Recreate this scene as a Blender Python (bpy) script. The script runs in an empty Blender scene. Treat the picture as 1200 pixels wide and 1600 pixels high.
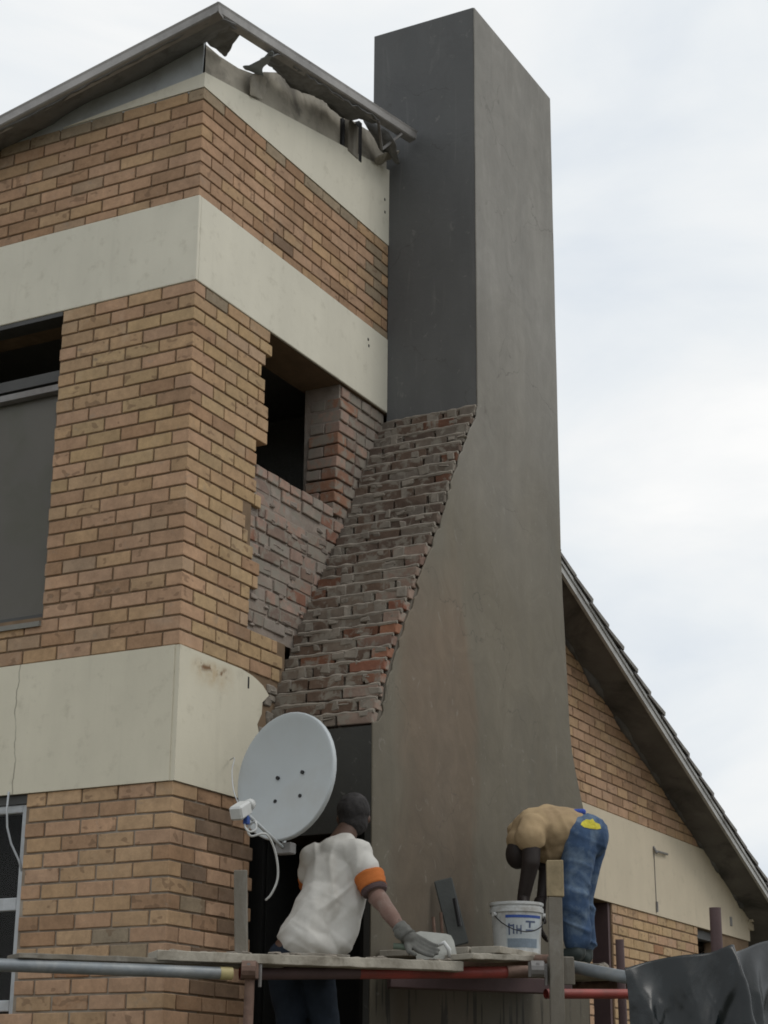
import bpy, bmesh, math, random
from mathutils import Vector, Matrix, noise
from mathutils.bvhtree import BVHTree
random.seed(7)
SC = bpy.context.scene
COL = SC.collection

# ------------------------------------------------------------------ camera
cam_d = bpy.data.cameras.new('camera'); cam = bpy.data.objects.new('camera', cam_d); COL.objects.link(cam)
YAW, PIT, ROL = math.radians(28.198), math.radians(18.407), math.radians(0.480)
fw = Vector((math.cos(YAW)*math.cos(PIT), math.sin(YAW)*math.cos(PIT), math.sin(PIT)))
r0 = Vector((math.sin(YAW), -math.cos(YAW), 0)); u0 = r0.cross(fw)
rt = math.cos(ROL)*r0 + math.sin(ROL)*u0; up = -math.sin(ROL)*r0 + math.cos(ROL)*u0
CP = Vector((-8.031, -5.577, 1.6))
mw = Matrix.Identity(4)
for i in range(3):
    mw[i][0] = rt[i]; mw[i][1] = up[i]; mw[i][2] = -fw[i]; mw[i][3] = CP[i]
cam.matrix_world = mw
cam_d.sensor_fit = 'VERTICAL'; cam_d.sensor_height = 24; cam_d.lens = 2838.1/1600*24
cam_d.clip_start = 0.1; cam_d.clip_end = 2000
SC.camera = cam
SC.cycles.filter_width = 1.8
SC.render.resolution_x = 768; SC.render.resolution_y = 1024

# ------------------------------------------------------------------ sky and sun
W = bpy.data.worlds.new('World'); SC.world = W; W.use_nodes = True
nt = W.node_tree; nt.nodes.clear()
SUN_EL, SUN_AZ = math.radians(52), math.radians(-75)     # azimuth measured from +x towards +y
sky = nt.nodes.new('ShaderNodeTexSky'); sky.sky_type = 'NISHITA'; sky.sun_disc = False
sky.sun_elevation = SUN_EL; sky.sun_rotation = math.radians(90) - SUN_AZ; sky.dust_density = 3; sky.air_density = 1.2
tc = nt.nodes.new('ShaderNodeTexCoord')
mp = nt.nodes.new('ShaderNodeMapping'); mp.inputs['Scale'].default_value = (1.0, 1.0, 2.6); mp.inputs['Location'].default_value = (.35, .1, .4)
n1 = nt.nodes.new('ShaderNodeTexNoise'); n1.inputs['Scale'].default_value = 3.6; n1.inputs['Detail'].default_value = 6; n1.inputs['Roughness'].default_value = .52
n1.inputs['Distortion'].default_value = .35
nt.links.new(tc.outputs['Generated'], mp.inputs[0]); nt.links.new(mp.outputs[0], n1.inputs['Vector'])
cr = nt.nodes.new('ShaderNodeValToRGB')
els = cr.color_ramp.elements
els[0].position = .30; els[0].color = (7.5, 8.05, 8.65, 1)
els[1].position = .66; els[1].color = (10.1, 10.1, 10.0, 1)
e = els.new(.46); e.color = (8.6, 8.95, 9.2, 1)
e = els.new(.56); e.color = (9.3, 9.45, 9.5, 1)
nt.links.new(n1.outputs['Fac'], cr.inputs[0])
mx = nt.nodes.new('ShaderNodeMix'); mx.data_type = 'RGBA'; mx.inputs[0].default_value = .96
nt.links.new(sky.outputs[0], mx.inputs[6]); nt.links.new(cr.outputs[0], mx.inputs[7])
bg = nt.nodes.new('ShaderNodeBackground'); bg.inputs[1].default_value = .1
wo = nt.nodes.new('ShaderNodeOutputWorld')
nt.links.new(mx.outputs[2], bg.inputs[0]); nt.links.new(bg.outputs[0], wo.inputs[0])
sd = bpy.data.lights.new('sun', 'SUN'); sd.energy = .85; sd.angle = math.radians(25); sd.color = (1, .96, .9)
so = bpy.data.objects.new('sun', sd); COL.objects.link(so)
sv = Vector((math.cos(SUN_AZ)*math.cos(SUN_EL), math.sin(SUN_AZ)*math.cos(SUN_EL), math.sin(SUN_EL)))
so.rotation_euler = sv.to_track_quat('Z', 'Y').to_euler()
SC.view_settings.view_transform = 'Standard'; SC.view_settings.look = 'None'
SC.view_settings.exposure = 0.0; SC.view_settings.gamma = 1; SC.view_settings.use_curve_mapping = False

# ------------------------------------------------------------------ materials
class N:
    def __init__(s, name):
        s.m = bpy.data.materials.new(name); s.m.use_nodes = True; s.t = s.m.node_tree; s.b = s.t.nodes['Principled BSDF']
        s.tc = s.t.nodes.new('ShaderNodeTexCoord')
    def n(s, k): return s.t.nodes.new('ShaderNode'+k)
    def l(s, a, b): s.t.links.new(a, b)
    def val(s, inp, v):
        if hasattr(v, 'type') and hasattr(v, 'links'): s.l(v, inp)
        elif isinstance(v, (tuple, list)) and len(v) == 3 and inp.type == 'RGBA': inp.default_value = (*v, 1)
        else: inp.default_value = v
    def noise(s, scale, detail=4, rough=.55, vec=None, stretch=None, dist=0):
        x = s.n('TexNoise'); x.inputs['Scale'].default_value = scale; x.inputs['Detail'].default_value = detail
        x.inputs['Roughness'].default_value = rough; x.inputs['Distortion'].default_value = dist
        v = vec or s.tc.outputs['Object']
        if stretch:
            m = s.n('Mapping'); m.inputs['Scale'].default_value = stretch; s.l(v, m.inputs[0]); v = m.outputs[0]
        s.l(v, x.inputs['Vector']); return x.outputs['Fac']
    def ramp(s, f, a, b, c0=0., c1=1.):
        m = s.n('MapRange'); s.val(m.inputs['Value'], f); m.inputs['From Min'].default_value = a; m.inputs['From Max'].default_value = b
        m.inputs['To Min'].default_value = c0; m.inputs['To Max'].default_value = c1; return m.outputs[0]
    def mix(s, f, a, b, mode='MIX'):
        m = s.n('Mix'); m.data_type = 'RGBA'; m.blend_type = mode; s.val(m.inputs[0], f); s.val(m.inputs[6], a); s.val(m.inputs[7], b); return m.outputs[2]
    def math(s, op, a, b=0.):
        m = s.n('Math'); m.operation = op; s.val(m.inputs[0], a); s.val(m.inputs[1], b); return m.outputs[0]
    def mul(s, col, f):
        m = s.n('Vector'+'Math'); m.operation = 'SCALE'; s.val(m.inputs[0], col) if not isinstance(col, tuple) else setattr(m.inputs[0], 'default_value', col)
        s.val(m.inputs['Scale'], f); return m.outputs[0]
    def out(s, col, rough=.85, bump=None, dist=.004, strength=.6, spec=.3, metal=0):
        s.val(s.b.inputs['Base Color'], col); s.val(s.b.inputs['Roughness'], rough)
        s.b.inputs['Specular IOR Level'].default_value = spec; s.b.inputs['Metallic'].default_value = metal
        if bump is not None:
            b = s.n('Bump'); b.inputs['Distance'].default_value = dist; b.inputs['Strength'].default_value = strength
            s.l(bump, b.inputs['Height']); s.l(b.outputs[0], s.b.inputs['Normal'])
        return s.m
    def sep(s, v=None):
        x = s.n('SeparateXYZ'); s.l(v or s.tc.outputs['Object'], x.inputs[0]); return x.outputs

def brick_mat(name, smear, spots=True, stuff=False):
    s = N(name)
    if stuff:
        a = s.n('Attribute'); a.attribute_name = 'tint'; tint = a.outputs['Color']; rnd = a.outputs['Alpha']; v = s.tc.outputs['Object']
    else:
        a = s.n('ObjectInfo'); tint = a.outputs['Color']; rnd = a.outputs['Random']
        ad = s.n('VectorMath'); ad.operation = 'MULTIPLY_ADD'; s.l(rnd, ad.inputs[0]); ad.inputs[1].default_value = (37, 53, 71)
        s.l(s.tc.outputs['Object'], ad.inputs[2]); v = ad.outputs[0]
    big = s.noise(9, 3, vec=v); fine = s.noise(90, 3, .7, vec=v); mid = s.noise(28, 4, .6, vec=v)
    c = s.mix(s.ramp(big, .3, .7), tint, s.mul(tint, .80))
    c = s.mul(c, s.ramp(mid, .25, .75, .86, 1.13))
    c = s.mul(c, s.ramp(fine, .2, .8, .9, 1.1))
    ge = s.n('NewGeometry'); c = s.mul(c, s.ramp(s.noise(1.1, 4, .6, vec=ge.outputs['Position']), .3, .7, .90, 1.08))
    c = s.mix(s.math('MULTIPLY', s.ramp(s.noise(2.6, 5, .65, vec=ge.outputs['Position'], dist=.7), .58, .72), .22), c, (.42, .37, .30))
    if spots:
        sp = s.math('MULTIPLY', s.ramp(s.noise(15, 1, .4, vec=v, stretch=(1, 1, 1.7)), .61, .66), s.math('GREATER_THAN', rnd, .55))
        c = s.mix(s.math('MULTIPLY', sp, .5), c, (.15, .095, .06))
    sm = s.ramp(s.noise(11, 5, .65, vec=v, dist=.6), .62-smear, .72-smear)
    c = s.mix(s.math('MULTIPLY', sm, .35 if smear < .1 else .85), c, (.24, .22, .185))
    h = s.math('ADD', s.math('MULTIPLY', mid, .6), s.math('MULTIPLY', fine, .5))
    return s.out(c, .9, h, .003, .7, .2)
M_BR = brick_mat('face_brick', .0); M_BRS = brick_mat('face_brick_far', .0, stuff=True)
M_OLD = brick_mat('old_brick', .145, False); M_OLDS = brick_mat('old_brick_far', .10, False, True)
M_STEP = brick_mat('stepped_brick', .12, False)

def simple(name, col, rough=.85, var=.15, scale=6, bs=40, spec=.3, metal=0, bstr=.4, dirt=None, dirtamt=.5, dscale=3, stretch=None, bdist=.004):
    s = N(name)
    c = s.mul(col, s.ramp(s.noise(scale, 5, .6, stretch=stretch), .25, .75, 1-var, 1+var))
    if dirt: c = s.mix(s.math('MULTIPLY', s.ramp(s.noise(dscale, 6, .65, stretch=stretch, dist=.5), .48, .68), dirtamt), c, dirt)
    return s.out(c, rough, s.noise(bs, 4, .6), bdist, bstr, spec, metal)

M_MORT = simple('brown_mortar', (.175, .122, .078), .95, .25, 5, 60)
def mortar_front():
    s = N('front_mortar'); z = s.sep()[2]
    lo = s.math('MULTIPLY', s.ramp(z, 3.3, 3.2), s.ramp(s.noise(2.5, 4), .4, .6, .25, .95))
    c = s.mix(lo, (.175, .122, .078), (.29, .26, .22)); c = s.mul(c, s.ramp(s.noise(8, 4), .3, .7, .8, 1.2))
    return s.out(c, .95, s.noise(60, 4), .003, .5, .2)
M_MORTA = mortar_front()

def band_mat(name, base, rust=False, cracks=False):
    s = N(name); x = s.sep()
    n = s.noise(1.3, 5, .6); st = s.noise(2.2, 5, .6, stretch=(2.5, 2.5, .35))
    c = s.mul(base, s.ramp(n, .3, .7, .93, 1.05)); c = s.mul(c, s.ramp(st, .3, .75, 1.02, .96))
    c = s.mix(s.math('MULTIPLY', s.ramp(s.noise(9, 6, .7), .56, .8), .45), c, (.30, .27, .20))
    c = s.mix(s.math('MULTIPLY', s.ramp(s.noise(3.5, 4, .6, stretch=(4, 4, .3)), .58, .7), .08), c, (.26, .24, .19))
    c = s.mix(s.math('MULTIPLY', s.ramp(s.noise(.9, 5, .6, dist=1.), .5, .7), .08), c, (.33, .31, .25))
    if rust:
        # rust leaking from two old fixings, at x .17-.47 and z 3.95
        dz = s.math('SUBTRACT', x[2], s.math('ADD', 3.985, s.math('MULTIPLY', s.math('SUBTRACT', s.noise(7, 3), .5), .09)))
        bx = s.math('MULTIPLY', s.ramp(x[0], .13, .2), s.ramp(x[0], .50, .44)); onB = s.math('LESS_THAN', x[1], .03)
        line = s.math('MULTIPLY', s.math('MULTIPLY', s.ramp(dz, .03, .0), s.ramp(dz, -.03, -.005)), bx)
        halo = s.math('MULTIPLY', s.math('MULTIPLY', s.ramp(dz, .05, .0), s.ramp(dz, -.13, -.01)), s.math('MULTIPLY', s.ramp(x[0], .08, .22), s.ramp(x[0], .56, .42)))
        c = s.mix(s.math('MULTIPLY', s.math('MULTIPLY', halo, onB), s.ramp(s.noise(16, 4), .35, .65, .15, .6)), c, (.40, .26, .11))
        c = s.mix(s.math('MULTIPLY', s.math('MULTIPLY', line, onB), s.ramp(s.noise(24, 4), .42, .58, 0, .95)), c, (.16, .085, .04))
    if cracks:
        cx = s.math('SUBTRACT', x[1], s.math('ADD', 1.09, s.math('MULTIPLY', s.math('SUBTRACT', s.noise(2.2, 4, .6, stretch=(0, 0, 1)), .5), .14)))
        cl = s.math('MULTIPLY', s.ramp(s.math('ABSOLUTE', cx), .006, .001), s.ramp(s.noise(9, 2), .3, .5, .25, .8))
        c = s.mix(s.math('MULTIPLY', cl, s.math('LESS_THAN', x[0], .02)), c, (.17, .155, .12))
    h = s.math('ADD', s.noise(3, 4), s.math('MULTIPLY', s.noise(70, 3), .12))
    return s.out(c, .8, h, .008, .5, .25)
M_BAND = band_mat('cream_plaster', (.63, .605, .51)); M_BAND3 = band_mat('cream_plaster_stained', (.60, .565, .455), True, True)
M_GBAND = band_mat('beige_plaster', (.52, .455, .345))

def render_mat(name, a, b, darker_low, streak=1.):
    s = N(name); x = s.sep()
    st = s.noise(1.3, 4, .5, stretch=(2.2, 2.2, .45), dist=.8); st2 = s.noise(4.5, 5, .6, stretch=(1.6, 1.6, .5), dist=1.5); sw = s.noise(3.2, 6, .62, dist=1.6); fine = s.noise(110, 3, .7)
    c = s.mix(s.ramp(s.noise(.9, 3, .5, stretch=(1.4, 1.4, .6)), .35, .65), a, b)
    c = s.mul(c, s.ramp(st, .28, .74, 1-.12*streak, 1+.12*streak)); c = s.mul(c, s.ramp(st2, .3, .7, 1-.05*streak, 1+.06*streak)); c = s.mul(c, s.ramp(sw, .3, .7, 1-.07*streak, 1+.07*streak)); c = s.mul(c, s.ramp(fine, .2, .8, .95, 1.05))
    # pale trowel sweeps
    c = s.mix(s.math('MULTIPLY', s.ramp(s.noise(2.3, 3, .5, stretch=(3, 3, .5), dist=2.), .62, .72), .16*streak), c, (.36, .35, .33))
    if darker_low:  # render turns olive-brown, then darker, towards the bottom
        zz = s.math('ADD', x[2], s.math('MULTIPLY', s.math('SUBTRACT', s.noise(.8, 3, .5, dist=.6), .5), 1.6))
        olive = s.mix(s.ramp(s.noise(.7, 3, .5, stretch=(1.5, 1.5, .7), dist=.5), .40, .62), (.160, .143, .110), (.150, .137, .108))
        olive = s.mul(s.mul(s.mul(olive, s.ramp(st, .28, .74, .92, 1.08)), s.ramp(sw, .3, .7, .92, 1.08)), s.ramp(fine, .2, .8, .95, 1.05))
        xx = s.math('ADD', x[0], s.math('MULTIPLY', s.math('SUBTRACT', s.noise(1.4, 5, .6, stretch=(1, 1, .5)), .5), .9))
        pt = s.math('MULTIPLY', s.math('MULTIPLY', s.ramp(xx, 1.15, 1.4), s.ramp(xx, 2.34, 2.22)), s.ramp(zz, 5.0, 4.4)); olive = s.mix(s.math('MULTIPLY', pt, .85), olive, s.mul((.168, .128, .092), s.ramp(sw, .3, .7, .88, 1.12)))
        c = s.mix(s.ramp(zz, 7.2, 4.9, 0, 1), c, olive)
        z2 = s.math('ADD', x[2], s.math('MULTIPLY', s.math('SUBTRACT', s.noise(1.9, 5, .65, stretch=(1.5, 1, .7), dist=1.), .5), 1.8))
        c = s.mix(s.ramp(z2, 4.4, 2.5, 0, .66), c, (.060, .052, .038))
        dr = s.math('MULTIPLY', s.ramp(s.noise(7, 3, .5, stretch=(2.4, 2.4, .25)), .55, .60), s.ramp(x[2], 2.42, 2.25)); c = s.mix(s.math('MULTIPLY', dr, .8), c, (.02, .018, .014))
    # edges where one coat of render overlaps the next, and fine shrinkage cracks
    vo = s.n('TexVoronoi'); vo.feature = 'DISTANCE_TO_EDGE'; vo.inputs['Scale'].default_value = .85
    wv = s.n('VectorMath'); wv.operation = 'MULTIPLY_ADD'; nv_ = s.n('TexNoise'); nv_.inputs['Scale'].default_value = 2.6; nv_.inputs['Detail'].default_value = 5; s.l(s.tc.outputs['Object'], nv_.inputs['Vector'])
    s.l(nv_.outputs['Color'], wv.inputs[0]); wv.inputs[1].default_value = (.9, .9, .9); s.l(s.tc.outputs['Object'], wv.inputs[2]); s.l(wv.outputs[0], vo.inputs['Vector'])
    ck = s.math('MULTIPLY', s.ramp(vo.outputs['Distance'], .006, .001), s.ramp(s.noise(1.7, 3), .46, .58)); c = s.mix(s.math('MULTIPLY', ck, .45), c, (.05, .045, .038))
    lf = s.math('MULTIPLY', s.ramp(s.noise(6, 4, .6, stretch=(1, 1, .8), dist=2.5), .64, .70), .14); c = s.mix(lf, c, (.40, .385, .35))
    h = s.math('ADD', s.math('MULTIPLY', s.noise(2.2, 4, .5), 1.), s.math('ADD', s.math('MULTIPLY', sw, .5), s.math('MULTIPLY', fine, .06)))
    return s.out(c, s.ramp(st, .3, .7, .75, .9), h, .014, .6, .25)
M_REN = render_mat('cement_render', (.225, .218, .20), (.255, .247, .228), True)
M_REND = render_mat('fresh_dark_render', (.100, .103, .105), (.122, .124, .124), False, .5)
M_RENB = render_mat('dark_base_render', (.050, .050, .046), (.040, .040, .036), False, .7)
M_MORG = simple('mortar_squeeze', (.225, .20, .168), .95, .3, 9, 50, bstr=.8)
M_CHC = simple('chimney_core', (.12, .105, .085), .95, .3, 7, 40)
M_DARK = simple('dark_interior', (.16, .16, .15), .9)
M_OLDM = simple('old_pinkish_mortar', (.235, .195, .165), .95, .25, 8, 35, bstr=.9, dirt=(.30, .28, .25), dirtamt=.6, dscale=9)
M_VOID = simple('shade_black', (.012, .012, .011), .95)  # near-black that puts the deep shade of openings into the colour
M_STEEL = simple('weathered_steel', (.20, .195, .19), .55, .2, 7, 40, .4, .35, .3, (.11, .09, .075), .6)
M_RAIL = simple('roof_edge_metal', (.33, .32, .31), .5, .15, 5, 40, .5, .3, .3, (.14, .135, .13), .6, 2)
M_SOF = simple('soffit_sheet', (.17, .172, .172), .7, .3, 3, 14, .4, .1, .8, (.085, .085, .083), .8, 6)
M_SOFL = simple('soffit_sheet_lit', (.24, .27, .29), .6, .2, 4, 20, .4, .2, .7, (.13, .14, .14), .6, 5)  # lighter copy of the soffit sheet with the light put into its colour
M_GREYW = simple('grey_plaster', (.36, .385, .40), .85, .12, 4, 25, dirt=(.24, .25, .25), dirtamt=.7, dscale=3)
M_TANW = simple('bare_old_plaster', (.34, .315, .265), .9, .25, 4, 22, dirt=(.11, .10, .085), dirtamt=.8, dscale=3.5, bstr=.7)
M_WOODG = simple('weathered_wood', (.16, .145, .12), .85, .25, 5, 50, .2, dirt=(.27, .26, .235), dirtamt=.75, dscale=6, stretch=(1, 1, .4))
M_PLANK = simple('cement_splashed_plank', (.34, .315, .265), .85, .3, 5, 45, .2, bstr=.8, dirt=(.15, .13, .10), dirtamt=.8, dscale=6)
M_YWOOD = simple('yellow_wood', (.27, .215, .13), .8, .3, 10, 50, dirt=(.16, .13, .08), dirtamt=.7, dscale=9)
M_PIPEG = simple('grey_pipe', (.17, .19, .205), .45, .25, 6, 40, .5, .3, .3, (.33, .33, .31), .5, 4)
M_PIPEY = simple('yellow_pipe_end', (.42, .36, .18), .5, .2, 6, 40)
M_PIPER = simple('red_pipe', (.26, .05, .04), .5, .25, 6, 40, .4, 0, .3, (.13, .05, .04), .6, 5)
M_BROWNP = simple('red_pipe_shade_brown', (.085, .055, .055), .6, .2, 6, 30)
M_RUST = simple('rusty_steel', (.17, .11, .085), .7, .3, 12, 50, .4, .3, .5, (.08, .05, .04), .7, 8)
M_DISH = simple('dish_paint', (.42, .455, .47), .42, .05, 2, 90, .4, 0, .05, (.37, .37, .355), .6, 1.8)
M_WHITE = simple('white_plastic', (.50, .51, .50), .45, .06, 8, 60, .4, 0, .1, (.4, .4, .37), .4, 9)
M_BLUE = simple('blue_plastic', (.03, .07, .26), .5, .1)
M_BLACK = simple('black_plastic', (.015, .015, .016), .5, .1)
M_WFRAME = simple('white_frame', (.42, .44, .46), .5, .12, 6, 50, dirt=(.22, .22, .21), dirtamt=.6)
M_DFRAME = simple('dark_steel_frame', (.06, .06, .058), .5, .2)
M_BARGE = simple('barge_board', (.42, .42, .41), .6, .15, 3, 30, dirt=(.16, .155, .15), dirtamt=.6, dscale=3)
M_TILE = simple('roof_tile', (.15, .14, .13), .85, .3, 6, 40, dirt=(.28, .28, .25), dirtamt=.5, dscale=8)
M_GSOF = simple('dark_eave_grime_and_shade', (.13, .125, .122), .85, .3, 2.5, 20, dirt=(.03, .03, .03), dirtamt=.9, dscale=1.4)
M_GROUND = simple('sandy_ground', (.13, .11, .08), .95, .25, .8, 8, dirt=(.08, .10, .04), dirtamt=.7, dscale=.3)
M_SKIN = simple('dark_skin', (.085, .045, .03), .55, .12, 14, 120, .4, bstr=.15)
M_SKIND = simple('darker_skin', (.022, .016, .014), .6, .2, 12, 100, .3)
M_SKINA = simple('dusty_forearm', (.17, .105, .085), .7, .15, 12, 90, .25, dirt=(.26, .22, .19), dirtamt=.5, dscale=9)
M_SHIRT = simple('white_shirt_cloth', (.50, .49, .46), .9, .07, 6, 160, .15, bstr=.2, dirt=(.36, .34, .30), dirtamt=.5, dscale=4)
M_ORANGE = simple('orange_cloth', (.42, .13, .035), .85, .1, 20, 150, .15)
M_TAN = simple('tan_shirt_cloth', (.36, .265, .155), .9, .1, 7, 120, .15, dirt=(.2, .14, .085), dirtamt=.6, dscale=5)
M_JEAN = simple('blue_denim', (.05, .085, .155), .9, .25, 9, 200, .15, bstr=.4, dirt=(.19, .25, .31), dirtamt=.65, dscale=7)
M_JEAND = simple('dark_denim', (.016, .022, .032), .9, .25, 9, 200, .15)
M_WAIST = simple('bright_blue_waistband', (.05, .09, .36), .9, .1)
M_CAP = simple('grey_beanie', (.032, .03, .03), .85, .3, 20, 120, .2, dirt=(.11, .10, .10), dirtamt=.5, dscale=8)
M_GLOVE = simple('cement_glove', (.12, .12, .11), .9, .25, 16, 80, .2, dirt=(.09, .09, .085), dirtamt=.7, dscale=12)
M_YELLOW = simple('yellow_patch', (.50, .44, .05), .85, .25, 30, 80)
M_BLADE = simple('cement_crusted_blade', (.32, .325, .30), .6, .15, 7, 50, .4, .2, .4, (.2, .2, .18), .6, 6)
M_GREENH = simple('green_handle', (.10, .13, .10), .6, .2)
M_TARP = simple('black_tarpaulin', (.005, .008, .009), .27, .3, 3, 12, .38, 0, .15, (.08, .09, .095), .4, 2.6, bdist=.008)
M_BLIND = simple('blind_olive_reflection', (.125, .117, .10), .7, .10, 1.2, 4, .3, 0, .2, (.075, .08, .045), .9, .75)  # olive blotches put the green reflection of trees into the blind's colour
M_ROOFM = simple('roof_sheeting', (.2, .2, .2), .6, .2)
M_INW = simple('dark_room', (.02, .02, .02), .95)
M_SILL = simple('cement_sill', (.20, .195, .175), .9, .2)
M_SHOE = simple('black_boot', (.02, .028, .026), .6, .3, 10, 60)
def glass():
    s = N('window_glass'); t = s.n('BsdfTransparent'); g = s.n('BsdfGlossy'); g.inputs['Roughness'].default_value = .04
    f = s.n('Fresnel'); f.inputs['IOR'].default_value = 1.14; m = s.n('MixShader'); s.l(f.outputs[0], m.inputs[0]); s.l(t.outputs[0], m.inputs[1]); s.l(g.outputs[0], m.inputs[2])
    s.l(m.outputs[0], s.t.nodes['Material Output'].inputs['Surface']); return s.m
M_GLASS = glass()

# ------------------------------------------------------------------ mesh helpers
def link(name, me, mat, parent=None, loc=(0, 0, 0), rot=None, smooth=False, **kw):
    o = bpy.data.objects.new(name, me); COL.objects.link(o); o.location = loc
    if rot is not None: o.rotation_euler = rot
    if mat and not me.materials: me.materials.append(mat)
    if parent: o.parent = parent
    if smooth:
        for p in me.polygons: p.use_smooth = True
    for k, v in kw.items(): o[k] = v
    return o
def tag(o, label, cat, group=None):
    o['label'] = label; o['category'] = cat
    if group: o['group'] = group
    return o
def empty(name, loc, label, cat, group=None):
    o = bpy.data.objects.new(name, None); COL.objects.link(o); o.location = loc; o.empty_display_size = .1
    return tag(o, label, cat, group)
class MB:
    def __init__(s): s.v = []; s.f = []
    def add(s, vs, fs):
        n = len(s.v); s.v += [tuple(v) for v in vs]; s.f += [[i+n for i in f] for f in fs]; return s
    def box(s, x0, y0, z0, x1, y1, z1, jit=0):
        vs = [(x, y, z) for z in (z0, z1) for y in (y0, y1) for x in (x0, x1)]
        if jit: vs = [tuple(c+random.uniform(-jit, jit) for c in v) for v in vs]
        return s.add(vs, [(0, 2, 3, 1), (4, 5, 7, 6), (0, 1, 5, 4), (1, 3, 7, 5), (3, 2, 6, 7), (2, 0, 4, 6)])
    def cbox(s, x0, y0, z0, x1, y1, z1, c=.003, jit=0.):
        # chamfered box
        X, Y, Z = (x0, x1), (y0, y1), (z0, z1); idx = {}; vs = []
        for a in (0, 1):
            for b in (0, 1):
                for d in (0, 1):
                    j = [random.uniform(-jit, jit) for _ in range(3)]
                    p = [X[a]+j[0], Y[b]+j[1], Z[d]+j[2]]; sg = [1-2*a, 1-2*b, 1-2*d]
                    for k in range(3):
                        q = p[:]
                        for m in range(3):
                            if m != k: q[m] += sg[m]*c
                        idx[(a, b, d, k)] = len(vs); vs.append(q)
        fs = []
        for k in range(3):
            m, n = [(1, 2), (2, 0), (0, 1)][k]
            for e in (0, 1):
                def K(i, j, kk=k, e=e, m=m, n=n):
                    t = [0, 0, 0]; t[kk] = e; t[m] = i; t[n] = j; return idx[(*t, kk)]
                q = [K(0, 0), K(1, 0), K(1, 1), K(0, 1)]; fs.append(q if e else q[::-1])
        for k in range(3):
            m, n = [(1, 2), (2, 0), (0, 1)][k]
            for i in (0, 1):
                for j in (0, 1):
                    t0 = [0, 0, 0]; t1 = [0, 0, 0]; t0[k] = 0; t1[k] = 1
                    for t in (t0, t1): t[m] = i; t[n] = j
                    q = [idx[(*t0, m)], idx[(*t1, m)], idx[(*t1, n)], idx[(*t0, n)]]
                    fs.append(q if (i+j) % 2 else q[::-1])
        for a in (0, 1):
            for b in (0, 1):
                for d in (0, 1):
                    q = [idx[(a, b, d, k)] for k in range(3)]; fs.append(q if (a+b+d) % 2 else q[::-1])
        return s.add(vs, fs)
    def prism(s, pts, lo, hi, axis='y'):
        # polygon in the two other axes, extruded along axis from lo to hi
        def P(p, t):
            return {'y': (p[0], t, p[1]), 'x': (t, p[0], p[1]), 'z': (p[0], p[1], t)}[axis]
        n = len(pts); vs = [P(p, lo) for p in pts]+[P(p, hi) for p in pts]
        fs = [list(range(n)), list(range(2*n-1, n-1, -1))]+[[i, i+n, (i+1) % n+n, (i+1) % n] for i in range(n)]
        return s.add(vs, fs)
    def tube(s, pts, r, n=12, caps=True, inner=None):
        pts = [Vector(p) for p in pts]; rs = r if isinstance(r, (list, tuple)) else [r]*len(pts)
        base = len(s.v); a = None
        for i, p in enumerate(pts):
            d = (pts[min(i+1, len(pts)-1)]-pts[max(i-1, 0)]).normalized()
            if a is None:
                a = d.orthogonal().normalized()
            a = (a-d*a.dot(d)).normalized(); b = d.cross(a)
            for k in range(n):
                t = 2*math.pi*k/n; s.v.append(tuple(p+(a*math.cos(t)+b*math.sin(t))*rs[i]))
        for i in range(len(pts)-1):
            for k in range(n):
                q = base+i*n; s.f.append([q+k, q+(k+1) % n, q+n+(k+1) % n, q+n+k])
        if caps:
            s.f.append([base+k for k in range(n)][::-1]); s.f.append([base+(len(pts)-1)*n+k for k in range(n)])
        return s
    def lathe(s, prof, n=32, M=None, closed=False):
        base = len(s.v); M = M or Matrix.Identity(4)
        for (r, z) in prof:
            for k in range(n):
                t = 2*math.pi*k/n; s.v.append(tuple(M @ Vector((r*math.cos(t), r*math.sin(t), z))))
        for i in range(len(prof)-1):
            for k in range(n):
                q = base+i*n; s.f.append([q+k, q+(k+1) % n, q+n+(k+1) % n, q+n+k])
        return s
    def xf(s, M): s.v = [tuple(M @ Vector(v)) for v in s.v]; return s
    def mesh(s, name, fix=True):
        me = bpy.data.meshes.new(name); me.from_pydata(s.v, [], s.f)
        if fix:
            bm = bmesh.new(); bm.from_mesh(me); bmesh.ops.recalc_face_normals(bm, faces=bm.faces); bm.to_mesh(me); bm.free()
        me.update(); return me
    def obj(s, name, mat, parent=None, smooth=False, fix=True, **kw):
        return link(name, s.mesh(name, fix), mat, parent, smooth=smooth, **kw)
def bevel(o, w=.004, seg=2):
    m = o.modifiers.new('bevel', 'BEVEL'); m.width = w; m.segments = seg; m.limit_method = 'ANGLE'; return o

def scr(p):
    d = Vector(p)-CP; z = d.dot(fw); return (600+2838.1*d.dot(rt)/z, 800-2838.1*d.dot(up)/z, z)

# ------------------------------------------------------------------ ground
g = MB().add([(-300, -300, 0), (300, -300, 0), (300, 300, 0), (-300, 300, 0)], [(0, 1, 2, 3)]).obj('ground', M_GROUND, kind='structure')

# ------------------------------------------------------------------ levels taken from the brick courses
CO = .085; Z1, Z2T, Z2B, Z3T, Z3B = 7.559, 6.821, 6.264, 4.054, 3.304
X0, X1, DCH, ZT = 2.401, 3.821, .702, 9.344
PROF = [(.951, 3.729), (1.078, 4.056), (1.235, 4.342), (1.527, 4.797), (1.84, 5.264), (2.128, 5.796), (2.404, 6.189)]
def xprof(z):
    if z <= PROF[0][1]: return PROF[0][0]
    for (a, b), (c, d) in zip(PROF, PROF[1:]):
        if z <= d: return a+(c-a)*(z-b)/(d-b)
    return X0

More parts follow.
